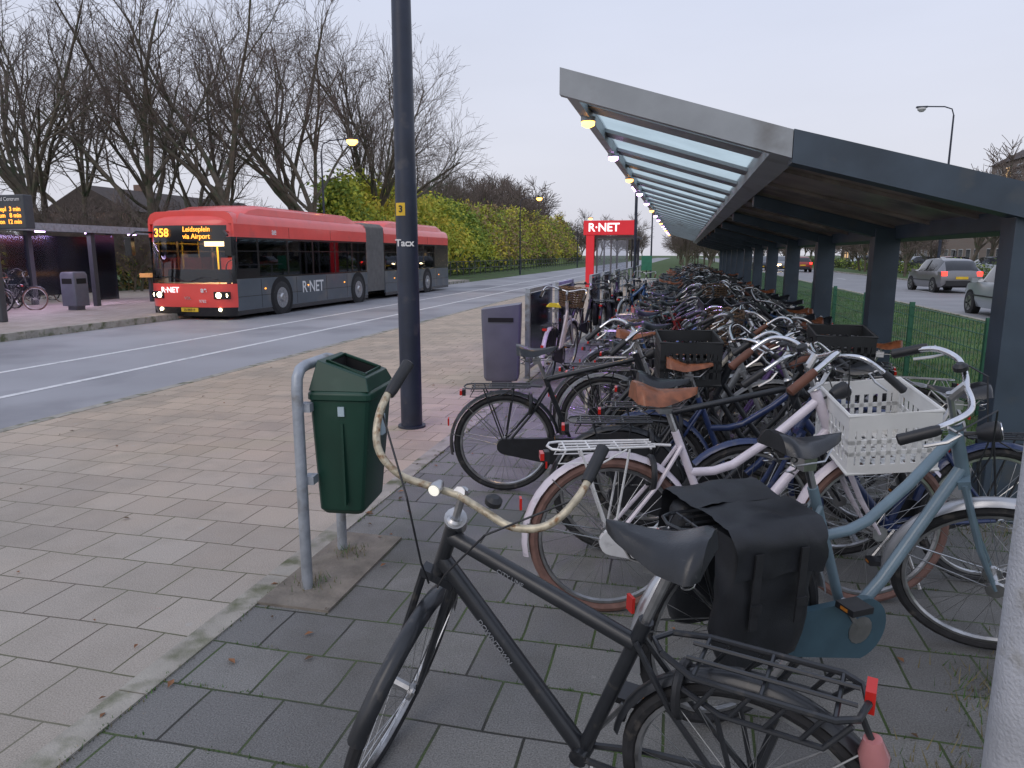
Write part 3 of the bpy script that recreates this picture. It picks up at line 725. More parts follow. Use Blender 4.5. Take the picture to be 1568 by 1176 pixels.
for y in range(24,36,2): b.bx(-1.95,-1.9,y-.03,y+.03,0,1.1,0)
b.tube([(-1.92,23,1.1),(-1.92,35,1.1)],.025,8,0);b.tube([(-1.92,23,.6),(-1.92,35,.6)],.02,8,0)
link("rails",b.mesh("rails",[galv],smooth=False),rl);link("panels",b2.mesh("panels",[clearg],smooth=False),rl)
# ------------------------------------------------------------------ bus stop sign + shelter
rn=empty("bus_stop_shelter",(-3.6,36,0))
redsign=mat("red_sign",(.62,.02,.03),.4,0,.05,3,emit=(1,.03,.05),es=.22)
whs=mat("white_sign_text",(.9,.9,.9),.4,emit=(1,1,1),es=.9)
b=B();b.bx(-1.25,1.25,-.15,.15,2.55,3.25,0);b.bx(-1.12,-.72,-.1,.1,0,2.54,0)
link("red_sign_box",b.mesh("red_sign_box",[redsign],smooth=False),rn,bevel=.02)
text("sign_text","R·NET",.56,T(-.25,-.165,2.9)@RX(90),whs,rn,bold=.012)
sgrey=mat("shelter_grey",(.12,.12,.14),.4)
b=B();
for x in(-.6,.1,.9,1.25):
    for y in(.2,3.6): b.bx(x-.04,x+.04,y-.04,y+.04,0,2.4,0)
b.bx(-.7,1.4,0.16,3.8,2.4,2.5,0);b.bx(-.5,1.2,1.9,2.3,.45,.5,0)
link("frame",b.mesh("frame",[sgrey],smooth=False),rn)
b=B();b.bx(-.55,.05,.19,.21,.2,2.3,0);b.bx(.15,.85,.19,.21,.2,2.3,0);b.bx(1.22,1.24,.3,3.5,.2,2.3,0);link("glass",b.mesh("glass",[clearg],smooth=False),rn)
b=B();b.box((1.9,-.6,1.2),(.5,.05,.7),0);b.bx(1.87,1.93,-.6,-.55,0,.9,1);link("info_board",b.mesh("info_board",[mat("green_board",(.03,.2,.12),.4),plastic],smooth=False),rn)
def street_lamp(x,y,h,arm,ang,m=warmlamp,double=False,r=.06):
    e=empty("street_lamp",(x,y,0),R(ang));b=B()
    b.tube([(0,0,-.1),(0,0,h*.3),(0,0,h-.5)],[r*1.3,r,r*.6],12,0)
    b.tube([(0,0,h-.5),(arm*.08,0,h-.15),(arm*.35,0,h),(arm,0,h+.05)],r*.45,8,0)
    b.box((arm+.25,0,h+.03),(.6,.22,.09),0)
    link("column",b.mesh("column",[navypost]),e)
    b=B();b.tube([(arm+.25,0,h-.018),(arm+.25,0,h-.12),(arm+.25,0,h-.24)],[.24,.24,.12],12,0);link("lens",b.mesh("lens",[m]),e)
    return e
street_lamp(-16.3,31.0,6.7,1.3,0)
street_lamp(-13.6,60.5,6.3,1.4,0)
street_lamp(-13.6,95,6.3,1.4,0)
street_lamp(-2.2,52,6.3,1.0,180,coollamp)
street_lamp(15.2,49,10.2,1.5,180,mat("unlit_lens",(.6,.6,.6),.3),r=.08)
street_lamp(16,95,10.2,1.5,180,MC["unlit_lens"],r=.08)
b=B();b.tube([(0,0,0),(0,0,3.9)],.05,12,0);b.box((0,0,3.95),(.16,.3,.12),0)
e=empty("platform_lamp",(-1.66,25.8,0));link("post",b.mesh("post",[navypost]),e);b=B();b.tube([(0,0,3.87),(0,0,3.75)],.09,12,0);link("lens",b.mesh("lens",[coollamp]),e)
# ------------------------------------------------------------------ far side bus shelter
fs_=empty("platform_shelter")
sg=mat("shelter_dark_frame",(.055,.06,.07),.4)
b=B()
b.bx(-20.3,-17.5,11.5,22.3,2.33,2.45,0);b.bx(-17.5,-17.44,11.5,22.3,2.25,2.47,2)
for y in(11.8,14.9,18.6,21.9):
    b.bx(-17.75,-17.6,y,y+.15,0,2.33,0);b.bx(-20.1,-19.95,y,y+.15,0,2.33,0)
link("frame",b.mesh("frame",[sg,woodm,galv],smooth=False),fs_)
b=B();b.bx(-20.04,-20.02,12,21.9,.3,2.2,0);b.bx(-17.70,-17.68,18.8,19.6,.2,2.2,0);link("glass",b.mesh("glass",[clearg],smooth=False),fs_)
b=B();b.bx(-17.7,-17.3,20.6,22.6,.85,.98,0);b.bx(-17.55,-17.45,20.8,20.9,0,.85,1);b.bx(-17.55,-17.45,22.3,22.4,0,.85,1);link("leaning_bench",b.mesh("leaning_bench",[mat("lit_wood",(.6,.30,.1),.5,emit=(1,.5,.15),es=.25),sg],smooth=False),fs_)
b=B()
for y in(12.8,14.2,15.8,17.4,19.2,21): b.tube([(-18.2,y,2.32),(-18.2,y,2.24)],.13,10,0)
link("lamps",b.mesh("lamps",[mat("lilac_lamp",(.9,.8,1),.4,emit=(.75,.5,1),es=8)]),fs_)
l=bpy.data.lights.new("platform_light","AREA");l.shape='RECTANGLE';l.size=.3;l.size_y=8;l.energy=130;l.color=(.85,.68,1);o=bpy.data.objects.new("platform_light",l);scene.collection.objects.link(o);o.parent=fs_;o.location=(-18.2,17,2.20)
e=empty("platform_bin",(-17.0,17.2,.03));b=B();loft([rect(-.25,.25,-.25,.25,.12,.04),rect(-.25,.25,-.25,.25,1.0,.04),rect(-.22,.22,-.22,.22,1.08,.04)],0,b);b.bx(-.15,.15,-.15,.15,0,.12,0)
link("body",b.mesh("body",[gy],ang=.5),e);b=B();b.bx(.251,.256,-.17,.17,.75,.9,0);b.bx(-.17,.17,-.256,-.251,.75,.9,0);link("slot",b.mesh("slot",[dark]),e)
e=empty("departure_display",(-15.6,13.6,.03));b=B();b.bx(-1.1,1.15,-.12,.12,2.15,2.90,0);b.bx(-.1,.1,-.08,.08,0,2.15,0);link("housing",b.mesh("housing",[sg],smooth=False),e,bevel=.02)
text("heading","Strand Centrum",.12,T(1.05,-.13,2.80)@RX(90),white,e,align='RIGHT')
text("led_text","358  Leidsepl  3 min\n356  Centrum   8 min\n340  Station  12 min",.14,T(1.05,-.13,2.44)@RX(90),orange,e,bold=.001,align='RIGHT')
# ------------------------------------------------------------------ bus
bus=empty("articulated_bus",(-12.76,16.55,-.12))
bred=mat("bus_red",(.84,.085,.07),.32,0,.06,2,coat=.5,dirt=(.68,.09,.08),dscale=1.5,dth=.6)
bgry=mat("bus_grey",(.075,.095,.115),.4,0,.1,2,coat=.3,dirt=(.13,.13,.13),dscale=1.3,dth=.52)
bblk=mat("bus_black",(.01,.01,.012),.2,0,.1,4,coat=.4)
bglass=glass("bus_glass",(.56,.56,.57),.02,.02,(.8,.85,.95))
bellow=mat("bellows",(.18,.175,.17),.8,0,.15,5)
W=1.30
b=B()
ZS=[.10,.22,.34,.36,.55,.75,.96,.985,1.3,1.6,1.9,2.06,2.08,2.3,2.48,2.5,2.6,2.72,2.82,2.88,2.90]
NX=16
def fy(x,z):
    a=abs(x)/W;y=.24*a**6+.05*a**2
    if z>1: y+=(z-1)*.09
    if z>2.5: y+=(.45*((z-2.5)/.4)**2.2)
    if z<.4: y+=.05*(.4-z)/.2
    return y
vs=[];fs=[]
for z in ZS:
    for i in range(NX+1):
        a=i/NX*2-1;x=W*math.copysign(math.sin(abs(a)*math.pi/2)**.85,a)
        xx=x*(1-.10*max(0,(z-2.6)/.3)**2)
        vs.append((xx,fy(x,z),z))
gm=[]
for k in range(len(ZS)-1):
    zc=(ZS[k]+ZS[k+1])/2
    for i in range(NX):
        xc=abs(vs[k*(NX+1)+i][0]+vs[k*(NX+1)+i+1][0])/2
        m_=0
        if zc<.35: m_=2
        elif zc<.97: m_=0
        elif zc<2.07: m_=3 if xc<1.24 else 2
        elif zc<2.49: m_=2 if xc<1.16 else 0
        fs.append((k*(NX+1)+i,k*(NX+1)+i+1,(k+1)*(NX+1)+i+1,(k+1)*(NX+1)+i));gm.append(m_)
b.v+=vs;b.f+=fs;b.m+=gm
link("front_shell",b.mesh("front_shell",[bred,bgry,bblk,bglass],ang=1.),bus)
b=B()
def section(y0,y1):
    for s in(-1,1):
        xo=s*W
        b.bx(xo-s*.06,xo,y0,y1,.24,1.08,1)
        b.bx(xo-s*.05,xo-s*.003,y0,y1,.12,.24,2)
        b.bx(xo-s*.06,xo+s*.001,y0,y1,2.18,2.52,0)
    secs=[]
    prof=[(-W,2.52),(-W+.02,2.66),(-W+.10,2.78),(-W+.25,2.84),(0,2.87),(W-.25,2.84),(W-.10,2.78),(W-.02,2.66),(W,2.52)]
    for y in(y0,y1): secs.append([(x,y,z) for x,z in prof])
    v=secs[0]+secs[1];n=len(prof)
    b.add(v,[(i,i+n,i+n+1,i+1) for i in range(n-1)]+[tuple(range(n)),tuple(range(2*n-1,n-1,-1))],0)
    b.bx(-W+.07,W-.07,y0,y1,.25,.42,2)
def fairing(y0,y1):
    secs=[]
    prof=[(-1.16,2.80),(-1.14,2.98),(-1.04,3.06),(0,3.08),(1.04,3.06),(1.14,2.98),(1.16,2.80)]
    Y=[y0,y0+.25,y0+.7,y1-.6,y1-.2,y1];H=[0,.6,1,1,.6,0]
    for y,h in zip(Y,H): secs.append([(x,y,2.78+(z-2.78)*h) for x,z in prof])
    v=sum(secs,[]);n=len(prof)
    b.add(v,[(k*n+i,(k+1)*n+i,(k+1)*n+i+1,k*n+i+1) for k in range(len(Y)-1) for i in range(n-1)],0)
section(.29,8.4);section(10.05,17.95)
fairing(1.0,7.9);fairing(10.4,17.5)
b.bx(-W+.02,W-.02,17.95,18.02,.28,2.6,1);b.bx(-W+.05,W-.05,17.9,18.04,1.2,2.0,2)
for y in(1.4,3.3,5.2,6.7,11.6,13.2,16.2): b.bx(W,W+.002,y,y+.018,.26,1.05,2)
for y in(3.0,5.6,12,15): b.bx(W,W+.0035,y,y+.012,2.2,2.5,2)
b.bx(W,W+.002,.3,8.4,.60,.612,2);b.bx(W,W+.002,10.05,17.9,.60,.612,2)
link("body",b.mesh("body",[bred,bgry,bblk]),bus)
b=B();b2=B()
def windows(y0,y1,edges):
    for s in(-1,1):
        b2.bx(s*(W-.022),s*(W-.012),y0,y1,1.08,2.18,0)
        for y in edges: b.bx(s*(W-.03),s*(W-.006),y-.045,y+.045,1.08,2.18,0)
        b.bx(s*(W-.03),s*(W-.005),y0,y1,1.08,1.13,0);b.bx(s*(W-.03),s*(W-.005),y0,y1,2.12,2.18,0)
        b.bx(s*(W-.03),s*(W-.005),y0,y1,1.80,1.83,0)
windows(.29,8.4,[.36,1.35,2.9,4.4,5.9,7.2,8.35]);windows(10.05,17.95,[10.1,11.5,13,14.5,16,17.9])
for s in(-1,1): b.bx(s*(W-.03),s*(W-.004),.35,1.3,1.08,1.35,0);b.bx(s*(W-.03),s*(W-.004),16,17.9,1.08,2.18,0)
link("window_pillars",b.mesh("window_pillars",[bblk],smooth=False),bus);link("side_windows",b2.mesh("side_windows",[bglass],smooth=False),bus)
b=B();n=16
for i in range(n):
    y=8.4+1.65*i/n;d=1.65/n
    prof=lambda k:[(-W+k,.35),(-W+k,2.75-k),(-W+.15,2.88-k),(W-.15,2.88-k),(W-k,2.75-k),(W-k,.35)]
    for (ya,ka,yb,kb) in((y,.07,y+d/2,.005),(y+d/2,.005,y+d,.07)):
        v=[(x,ya,z) for x,z in prof(ka)]+[(x,yb,z) for x,z in prof(kb)]
        b.add(v,[(j,j+1,j+7,j+6) for j in range(5)],0)
link("bellows",b.mesh("bellows",[bellow],smooth=False),bus)
b=B()
for y in(2.45,7.6,14.9):
    for s in(-1,1):
        b.tube([(s*(W-.3),y,.5),(s*(W+.004),y,.5)],.60,32,0)
        b.tube([(s*(W-.26),y,.48),(s*(W-.0),y,.48),(s*(W+.012),y,.48)],[.48,.48,.44],32,1)
        b.tube([(s*(W+.012),y,.48),(s*(W+.016),y,.48)],.30,24,2);b.tube([(s*(W+.016),y,.48),(s*(W+.05),y,.48)],[.13,.09],16,3)
        for i in range(10):
            t=2*math.pi*i/10;b.tube([(s*(W+.016),y+.21*math.cos(t),.48+.21*math.sin(t)),(s*(W+.032),y+.21*math.cos(t),.48+.21*math.sin(t))],.022,6,3)
link("wheels",b.mesh("wheels",[dark,rubber,mat("wheel_grey",(.35,.36,.38),.4,.6),steel]),bus)
b=B()
for s in(-1,1):
    y=fy(s*1.0,.66)-.012
    rot=RZ(s*12).to_3x3()
    b.box((s*.98,y-.0,.66),(.44,.05,.19),1,rot)
    b.tube([(s*.90,y-.06,.66),(s*.90,y-.035,.66)],.075,16,0);b.tube([(s*1.08,y-.0,.66),(s*1.08,y+.04,.66)],.06,16,0)
    b.tube([(s*.9,fy(.9,.3)-.03,.28),(s*.9,fy(.9,.3)-.01,.28)],.045,12,0)
    b.tube([(s*1.15,.25,2.3),(s*1.32,-.15,2.32),(s*1.46,-.22,2.2)],.03,8,1)
    b.box((s*1.49,-.22,1.93),(.20,.14,.48),1)
for y in(1.6,4,6.5,11,13,16.5): b.box((W+.004,y,.78),(.012,.07,.04),2)
b.box((0,fy(0,.27)-.012,.27),(.52,.015,.11),3)
link("lamps_and_mirrors",b.mesh("lamps_and_mirrors",[headl,bblk,orange,mat("yellow_plate",(.75,.5,.03),.5)]),bus,bevel=.008)
b=B();
for s in(-1,1): b.tube([(s*.1,fy(0,1.02)-.03,1.02),(s*.5,fy(.5,1.2)-.03,1.14),(s*.9,fy(.9,1.1)-.03,1.08)],.012,5,0)
link("wipers",b.mesh("wipers",[bblk]),bus)
def fr(z): return fy(0,z)-.03
text("route_number","358",.30,T(-.74,fr(2.28),2.28)@RX(85),orange,bus,bold=.006)
text("destination","Leidseplein\nvia Airport",.185,T(.32,fr(2.28),2.28)@RX(85),orange,bus,bold=.001)
text("front_text","R·NET",.20,T(-.52,fr(.76),.79)@RX(90),whs,bus,bold=.005)
text("maker_badge","VDL",.11,T(0,fr(.6),.58)@RX(90),steel,bus)
text("fleet_number","9782",.11,T(.45,fr(.5),.50)@RX(90),white,bus)
text("plate_text","25-BKF-9",.09,T(0,fr(.27)-.005,.27)@RX(90),plastic,bus)
text("side_text","R·NET",.50,T(W+.008,4.3,.72)@RZ(90)@RX(90),white,bus,bold=.006)
text("side_logo","ae",.26,T(W+.004,2.2,2.36)@RZ(90)@RX(90),white,bus,bold=.004)
text("front_logo","ae",.2,T(.5,fr(.8),.80)@RX(90),white,bus,bold=.006)
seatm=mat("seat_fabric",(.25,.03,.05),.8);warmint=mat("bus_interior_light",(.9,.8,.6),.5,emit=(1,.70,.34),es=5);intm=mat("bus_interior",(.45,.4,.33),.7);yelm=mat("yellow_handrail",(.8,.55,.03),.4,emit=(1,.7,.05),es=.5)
b=B();b.bx(-W+.1,W-.1,.7,17.5,.43,.9,0);b.bx(-W+.08,W-.08,17.4,17.55,.9,2.2,0)
y=3.2
while y<17:
    if not(8<y<10.3):
        for x in(-.95,-.5,.5,.95):
            b.box((x,y,1.25),(.42,.12,.75),1);b.box((x,y-.22,.98),(.42,.42,.12),1)
    y+=.85
for y in(1.8,3.6,5.4,7.2,11,13,15):
    for x in(-.3,.3): b.tube([(x,y,.9),(x,y,2.3)],.025,6,2)
b.tube([(-.3,1.8,2.05),(-.3,8,2.05)],.018,6,2);b.tube([(.3,1.8,2.05),(.3,8,2.05)],.018,6,2)
b.box((-.1,.75,1.15),(1.9,.3,.35),3);b.ring((.62,1.15,1.35),.22,.015,'y',18,5,3);b.box((.62,1.75,1.35),(.5,.12,1.0),3)
link("interior",b.mesh("interior",[intm,seatm,yelm,bblk],smooth=False),bus)
b=B();b.bx(-.75,-.62,1.6,8.2,2.30,2.33,0);b.bx(.62,.75,1.6,8.2,2.30,2.33,0);b.bx(-.75,-.62,10.3,17,2.30,2.33,0);b.bx(.62,.75,10.3,17,2.30,2.33,0);b.bx(-.35,.35,1.3,1.36,1.95,2.1,0)
link("interior_lights",b.mesh("interior_lights",[warmint],smooth=False),bus)
for y,l_ in((4.0,5.),(13.5,5.)):
    l=bpy.data.lights.new("cabin_light","AREA");l.shape='RECTANGLE';l.size=.8;l.size_y=l_;l.energy=420;l.color=(1,.70,.36);o=bpy.data.objects.new("cabin_light",l);scene.collection.objects.link(o);o.parent=bus;o.location=(0,y,2.27)
skin=mat("skin",(.45,.27,.2),.6);hair=mat("hair",(.03,.02,.015),.8);cl=[mat("coat_dark",(.03,.035,.05),.9),mat("coat_blue",(.05,.08,.18),.9),mat("coat_brown",(.12,.07,.04),.9)]
def sitter(nm,x,y,z,ci,face=-1):
    b=B()
    b.tube([(x,y,z),(x,y,z+.15),(x,y,z+.36),(x,y,z+.47),(x,y,z+.52)],[.17,.17,.20,.15,.06],12,0,sq=.65)
    b.tube([(x,y,z+.5),(x,y,z+.58)],.05,10,1)
    b.tube([(x,y,z+.56),(x,y-.01,z+.60),(x,y-.01,z+.68),(x,y,z+.75),(x,y,z+.79)],[.045,.075,.09,.075,.03],12,1)
    b.tube([(x,y+.025,z+.64),(x,y+.02,z+.70),(x,y+.015,z+.77),(x,y+.01,z+.81)],[.08,.098,.085,.03],12,2)
    b.tube([(x,y+face*.08,z+.68),(x,y+face*.115,z+.66)],[.02,.012],6,1)
    for s in(-1,1):
        b.tube([(x+s*.19,y,z+.42),(x+s*.23,y+face*.06,z+.18),(x+s*.13,y+face*.32,z+.18)],[.06,.05,.035],8,0)
        b.tube([(x+s*.13,y+face*.32,z+.18),(x+s*.11,y+face*.40,z+.19)],[.035,.03],8,1)
        b.tube([(x+s*.09,y,z+.02),(x+s*.10,y+face*.42,z+.05),(x+s*.10,y+face*.44,z-.42)],[.09,.075,.05],8,0)
    link(nm,b.mesh(nm,[cl[ci],skin,hair],ang=1.2),bus)
sitter("driver",.62,1.5,1.02,1)
for i,(x,y) in enumerate([(.95,3.0),(.95,4.7),(.5,5.55),(.95,6.4),(-.95,3.85),(-.5,5.5),(.95,7.25),(.95,11.5),(-.9,12.3),(.95,13.2),(.5,14.0)]): sitter("passenger",x,y-.12,1.02,i%3)
# ------------------------------------------------------------------ cars
wing=mat("car_glass",(.02,.023,.027),.08,0,.1,3,coat=.5)
tail=mat("tail_lamp",(.6,.02,.02),.3,emit=(1,.03,.02),es=5)
def car(x,y,rz,col,kind=0,lit=True,head=False):
    e=empty("parked_car" if not lit else "car",(x,y,-.1),R(rz));b=B()
    S=[(-2.05,.70,.42,.78,.80,.60),(-2.0,.84,.30,.92,.98,.66),(-1.86,.88,.26,.95,1.16,.64),(-1.62,.90,.24,.96,1.40,.60),(-1.2,.90,.24,.96,1.49,.60),(-.2,.90,.22,.95,1.52,.60),(.45,.90,.22,.94,1.46,.60),(1.1,.90,.24,.93,1.02,.68),(1.7,.86,.26,.86,.90,.62),(2.0,.78,.30,.72,.76,.55),(2.12,.62,.40,.60,.62,.45)]
    vs=[]
    for (yy_,w,zb,zl,zt_,wc) in S:
        h=[(w*.93,zb),(w,zb+.2),(w*.985,zl),(wc,zt_),(wc*.55,zt_+.025)]
        vs+=[(-a,yy_,c) for a,c in h]+[(a,yy_,c) for a,c in reversed(h)]
    k=10;fs=[];gm=[]
    for i in range(len(S)-1):
        for j in range(k-1):
            m_=0
            if j in(2,6) and 3<=i<=6: m_=1
            if j in(3,4,5) and i in(1,2): m_=1
            if j in(3,4,5) and i==6: m_=1
            fs.append((i*k+j,(i+1)*k+j,(i+1)*k+j+1,i*k+j+1));gm.append(m_)
        fs.append((i*k,i*k+k-1,(i+1)*k+k-1,(i+1)*k));gm.append(2)
    fs.append(tuple(range(k)));gm.append(0);fs.append(tuple((len(S)-1)*k+j for j in range(k-1,-1,-1)));gm.append(0)
    b.v+=vs;b.f+=fs;b.m+=gm
    for s in(-1,1):
        b.box((s*.72,-2.0,.86),(.22,.10,.18),3)
        b.box((s*.62,2.04,.66),(.26,.12,.12),4)
        b.box((s*.98,.85,.98),(.16,.1,.11),0)
        b.box((s*.765,-.35,1.22),(.03,.06,.50),2,RY(-s*29).to_3x3());
        b.box((s*.91,0,.55),(.01,2.2,.04),2)
    b.box((0,-2.06,.45),(1.3,.04,.22),2);b.box((0,-2.07,.68),(.5,.02,.11),5);b.box((0,2.12,.45),(1.1,.04,.18),2);b.box((0,2.135,.45),(.5,.02,.11),5)
    link("body",b.mesh("body",[col,wing,plastic,tail if lit else redl,carhead if head else chrome,MC["yellow_plate"]],ang=.6),e)
    b=B()
    for yw in(-1.3,1.3):
        for s in(-1,1):
            b.tube([(s*.70,yw,.33),(s*.905,yw,.33)],.37,24,0);b.tube([(s*.68,yw,.31),(s*.905,yw,.31),(s*.915,yw,.31)],[.315,.315,.29],24,1);b.tube([(s*.915,yw,.31),(s*.922,yw,.31)],.21,18,2)
            for i in range(5):
                t=2*math.pi*i/5;b.box((s*.923,yw+.11*math.cos(t),.31+.11*math.sin(t)),(.006,.05,.16),0,Matrix.Rotation(t+math.pi/2,3,'X'))
    link("wheels",b.mesh("wheels",[dark,rubber,steel]),e);return e
cs=mat("car_grey",(.22,.22,.23),.3,.5,.05,2,coat=.6);cs2=mat("car_silverblue",(.42,.46,.50),.3,.4,.05,2,coat=.6);cr=mat("car_dark",(.03,.035,.05),.3,.3,.05,2,coat=.6);co=mat("car_red",(.3,.04,.03),.3,.1,.05,2,coat=.6)
car(11.9,37.6,4,cs);car(9.15,22.3,0,cs2);car(11.4,77,0,co)
car(8.3,84,180,cr,head=True);car(10.2,80,180,cs,head=True);car(9.0,105,180,cs2,head=True)
for i,(x,y) in enumerate([(24,50),(24,58),(24.3,66),(24,75),(24,84),(23.8,95),(24,108)]): car(x,y,90+4*i,[cr,cs,cs2,co,cr,cs,cs2][i],lit=False)
# ------------------------------------------------------------------ trees
barkm=mat("bark",(.125,.105,.08),.9,0,.35,3,bump=.5,bscale=20,dirt=(.07,.09,.05),dscale=2,dth=.52)
twigm=mat("twigs",(.14,.11,.095),.9,0,.3,3)
def tree_mesh(seed,H=15,trunk=.26,limbs=5,spread=30,levels=4,kids=(5,5,5,4),minr=.010,upward=.35,forkh=.22):
    rg=random.Random(seed);b=B()
    def br(p,d,L_,r,lev):
        segs=[7,6,5,4,3,2][min(lev,5)];pts=[p.copy()];rs=[r];q=p.copy();dd=d.copy()
        rend=r*(.35 if lev else .55)
        for i in range(segs):
            dd=(dd+Vector((rg.gauss(0,.12),rg.gauss(0,.12),rg.gauss(0,.07)+upward*.14))).normalized()
            q=q+dd*(L_/segs);pts.append(q.copy());rs.append(max(minr*.6,r+(rend-r)*(i+1)/segs))
        b.tube(pts,rs,[9,7,5,4,3,3][min(lev,5)],0 if lev<3 else 1,caps=False)
        if lev<levels:
            n=kids[min(lev,len(kids)-1)]+rg.randint(-1,1)
            if lev==0: n=limbs
            for k in range(n):
                t=rg.uniform(.2,1.)
                if lev==0: t=rg.uniform(.55,1.)
                idx=min(int(t*segs),segs-1);f=t*segs-idx
                f=min(max(f,0),1)
                pp=pts[idx].lerp(pts[idx+1],f);rr_=rs[idx]*(1-f)+rs[idx+1]*f
                ax=(pts[idx+1]-pts[idx]).normalized()
                az=rg.uniform(0,6.28) if lev else (k+rg.random()*.6)*6.28/n
                side=ax.orthogonal().normalized();side.rotate(Matrix.Rotation(az,3,ax))
                an=R(spread+rg.uniform(-10,12)+(8 if lev>1 else 0))
                nd=(ax*math.cos(an)+side*math.sin(an)).normalized()
                ll={0:H*.52,1:H*.27,2:H*.155,3:H*.085,4:H*.05}[lev]*rg.uniform(.7,1.15)*(1-.35*t if lev else 1)
                br(pp,nd,ll,max(minr,rr_*(.68 if lev==0 else .55)),lev+1)
            if lev==0:
                br(pts[-1],dd,H*.5,rs[-1]*.9,1)
    br(Vector((0,0,-.3)),Vector((0,0,1)),H*.33,trunk,0)
    return b.mesh("bare_tree",[barkm,twigm])
TM=[tree_mesh(s,limbs=l,spread=sp,levels=4,kids=(5,7,6,5)) for s,l,sp in((1,5,28),(2,4,30),(5,6,29))]
BM=[tree_mesh(s,H=6,trunk=.10,limbs=9,spread=34,levels=3,kids=(6,8,7),minr=.014,upward=.2) for s in(11,12)]
FM=[tree_mesh(s,H=10,trunk=.2,limbs=7,spread=33,levels=3,kids=(6,9,8),minr=.03,upward=.2) for s in(21,22,23)]
def tree(x,y,k,s=1,name="bare_tree",src=TM,parent=None):
    o=link(name,src[k%len(src)],parent);o.location=(x,y,-.1);o.rotation_euler=(0,0,rg.uniform(0,6.28));o.scale=(s,s,s*rg.uniform(.95,1.1));return o
for i,(x,y,s) in enumerate([(-25.5,31,1.12),(-22.6,32,1.06),(-30,29.5,1.05),(-35,33,1.1),(-19.8,36,1.02),(-23,42,1.2),(-28,40,1.05),(-33,45,1.05),(-24.5,52,1.2),(-28,64,1.1),(-29,35,.9),(-22.5,47,1.12),(-38,40,1.1),(-27,74,.95),(-30,86,.95)]):
    tree(x,y,i,s)
for i,(x,y,s) in enumerate([(22,42,.42),(26,48,.5),(29,46,.45),(33,60,.5),(17,75,.6),(31,52,.55),(19,62,.45),(29,62,1.05),(31,71,1.3),(27,74,1.2),(34,68,1.3),(24,70,1.0)]): tree(x,y,i,s,"young_street_tree",FM)
und=empty("shrub_thicket")
for i in range(75): tree(-23-rg.uniform(0,12),24+36*rg.random(),i,rg.uniform(.5,.95),"shrub",BM,und)
for i in range(16): tree(-25-rg.uniform(0,2),10+16*rg.random(),i,rg.uniform(.35,.55),"shrub",BM,und)
dt=empty("distant_tree_row")
for i in range(60):
    y=100+90*rg.random();x=-.18*y-6-rg.uniform(0,30);tree(x,y,i,rg.uniform(1.2,1.75)*(y/130),"tree",FM,dt)
for i in range(30):
    y=190+150*rg.random();x=rg.uniform(-60,2);
    if abs(x+9)<6:x-=14
    tree(x,y,i,rg.uniform(1.1,1.6),"tree",FM,dt)
for i in range(26): tree(rg.uniform(-1.0,6),52+i*5,i,.62,"tree",FM,dt)
for i in range(40): tree(rg.uniform(30,75),100+150*rg.random(),i,rg.uniform(.9,1.3),"tree",FM,dt)
for i in range(14): tree(rg.uniform(15.5,19),60+i*9,i,.6,"tree",FM,dt)
# hedge bank
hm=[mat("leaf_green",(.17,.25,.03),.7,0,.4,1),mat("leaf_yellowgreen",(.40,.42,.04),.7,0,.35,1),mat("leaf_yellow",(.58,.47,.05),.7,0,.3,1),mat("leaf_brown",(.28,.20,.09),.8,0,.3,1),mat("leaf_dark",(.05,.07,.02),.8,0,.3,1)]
def hedge(name,n,per,pos,size,rad,wts,seed):
    r=random.Random(seed);b=B()
    for i in range(n):
        c,shade=pos(r);w=wts(c,shade,r)
        for j in range(per):
            p=c+Vector((r.gauss(0,rad),r.gauss(0,rad),r.gauss(0,rad*.8)))
            if p.z<-.1: continue
            u=Vector((r.gauss(0,1),r.gauss(0,1),r.gauss(0,1))).normalized();v=u.orthogonal().normalized();s=size*r.uniform(.5,1.2)*(1+c.y*.006)
            b.add([p-u*s,p-v*s*.5,p+u*s,p+v*s*.5],[(0,1,2,3)],w if r.random()<.75 else (r.choice([0,1,1]) if w!=4 else 4))
    return link(name,b.mesh(name,hm,smooth=False))
def htop(y): return 6.0+(y-44)*.024+1.2*noise.noise(Vector((y*.12,1,0)))+.9*noise.noise(Vector((y*.45,4,0)))
def hp(r):
    y=42+(165-42)*r.random()**1.7;t=r.random()**.8
    x=-18.3-3.8*t-(y-44)*.038;z=.3+htop(y)*(t**.75)*r.uniform(.75,1.04)
    return Vector((x,y,z)),t
def hw(c,t,r):
    k=noise.noise(Vector((c.y*.09,c.z*.25,3)))+r.gauss(0,.15)
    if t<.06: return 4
    if c.y>75 and r.random()<.6: return 3
    return 2 if k>.18 else (1 if k>-.25 else 0)
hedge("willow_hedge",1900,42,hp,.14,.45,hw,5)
b=B();vs=[]
for i in range(60):
    y=42+123*i/59;o_=(y-44)*.038;t=htop(y)
    vs+=[(-19.0-o_,y,-.1),(-20.3-o_,y,t*.45),(-22-o_,y,t*.85),(-26-o_,y,-.1)]
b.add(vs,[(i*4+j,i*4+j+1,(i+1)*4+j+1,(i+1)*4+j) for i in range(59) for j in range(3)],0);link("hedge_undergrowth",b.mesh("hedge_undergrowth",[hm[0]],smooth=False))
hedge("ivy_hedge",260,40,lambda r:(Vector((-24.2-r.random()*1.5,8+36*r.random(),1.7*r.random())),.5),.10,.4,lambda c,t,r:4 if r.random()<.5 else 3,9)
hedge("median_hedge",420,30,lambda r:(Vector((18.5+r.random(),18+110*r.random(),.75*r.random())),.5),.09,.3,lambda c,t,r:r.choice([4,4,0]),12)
b=B();y=36
while y<150: b.bx(-16.6,-16.54,y,y+.05,0,1.1,0);y+=1.6
for z in(.5,1.05): b.bx(-16.59,-16.55,36,150,z,z+.04,0)
link("hedge_fence",b.mesh("hedge_fence",[sg],smooth=False))
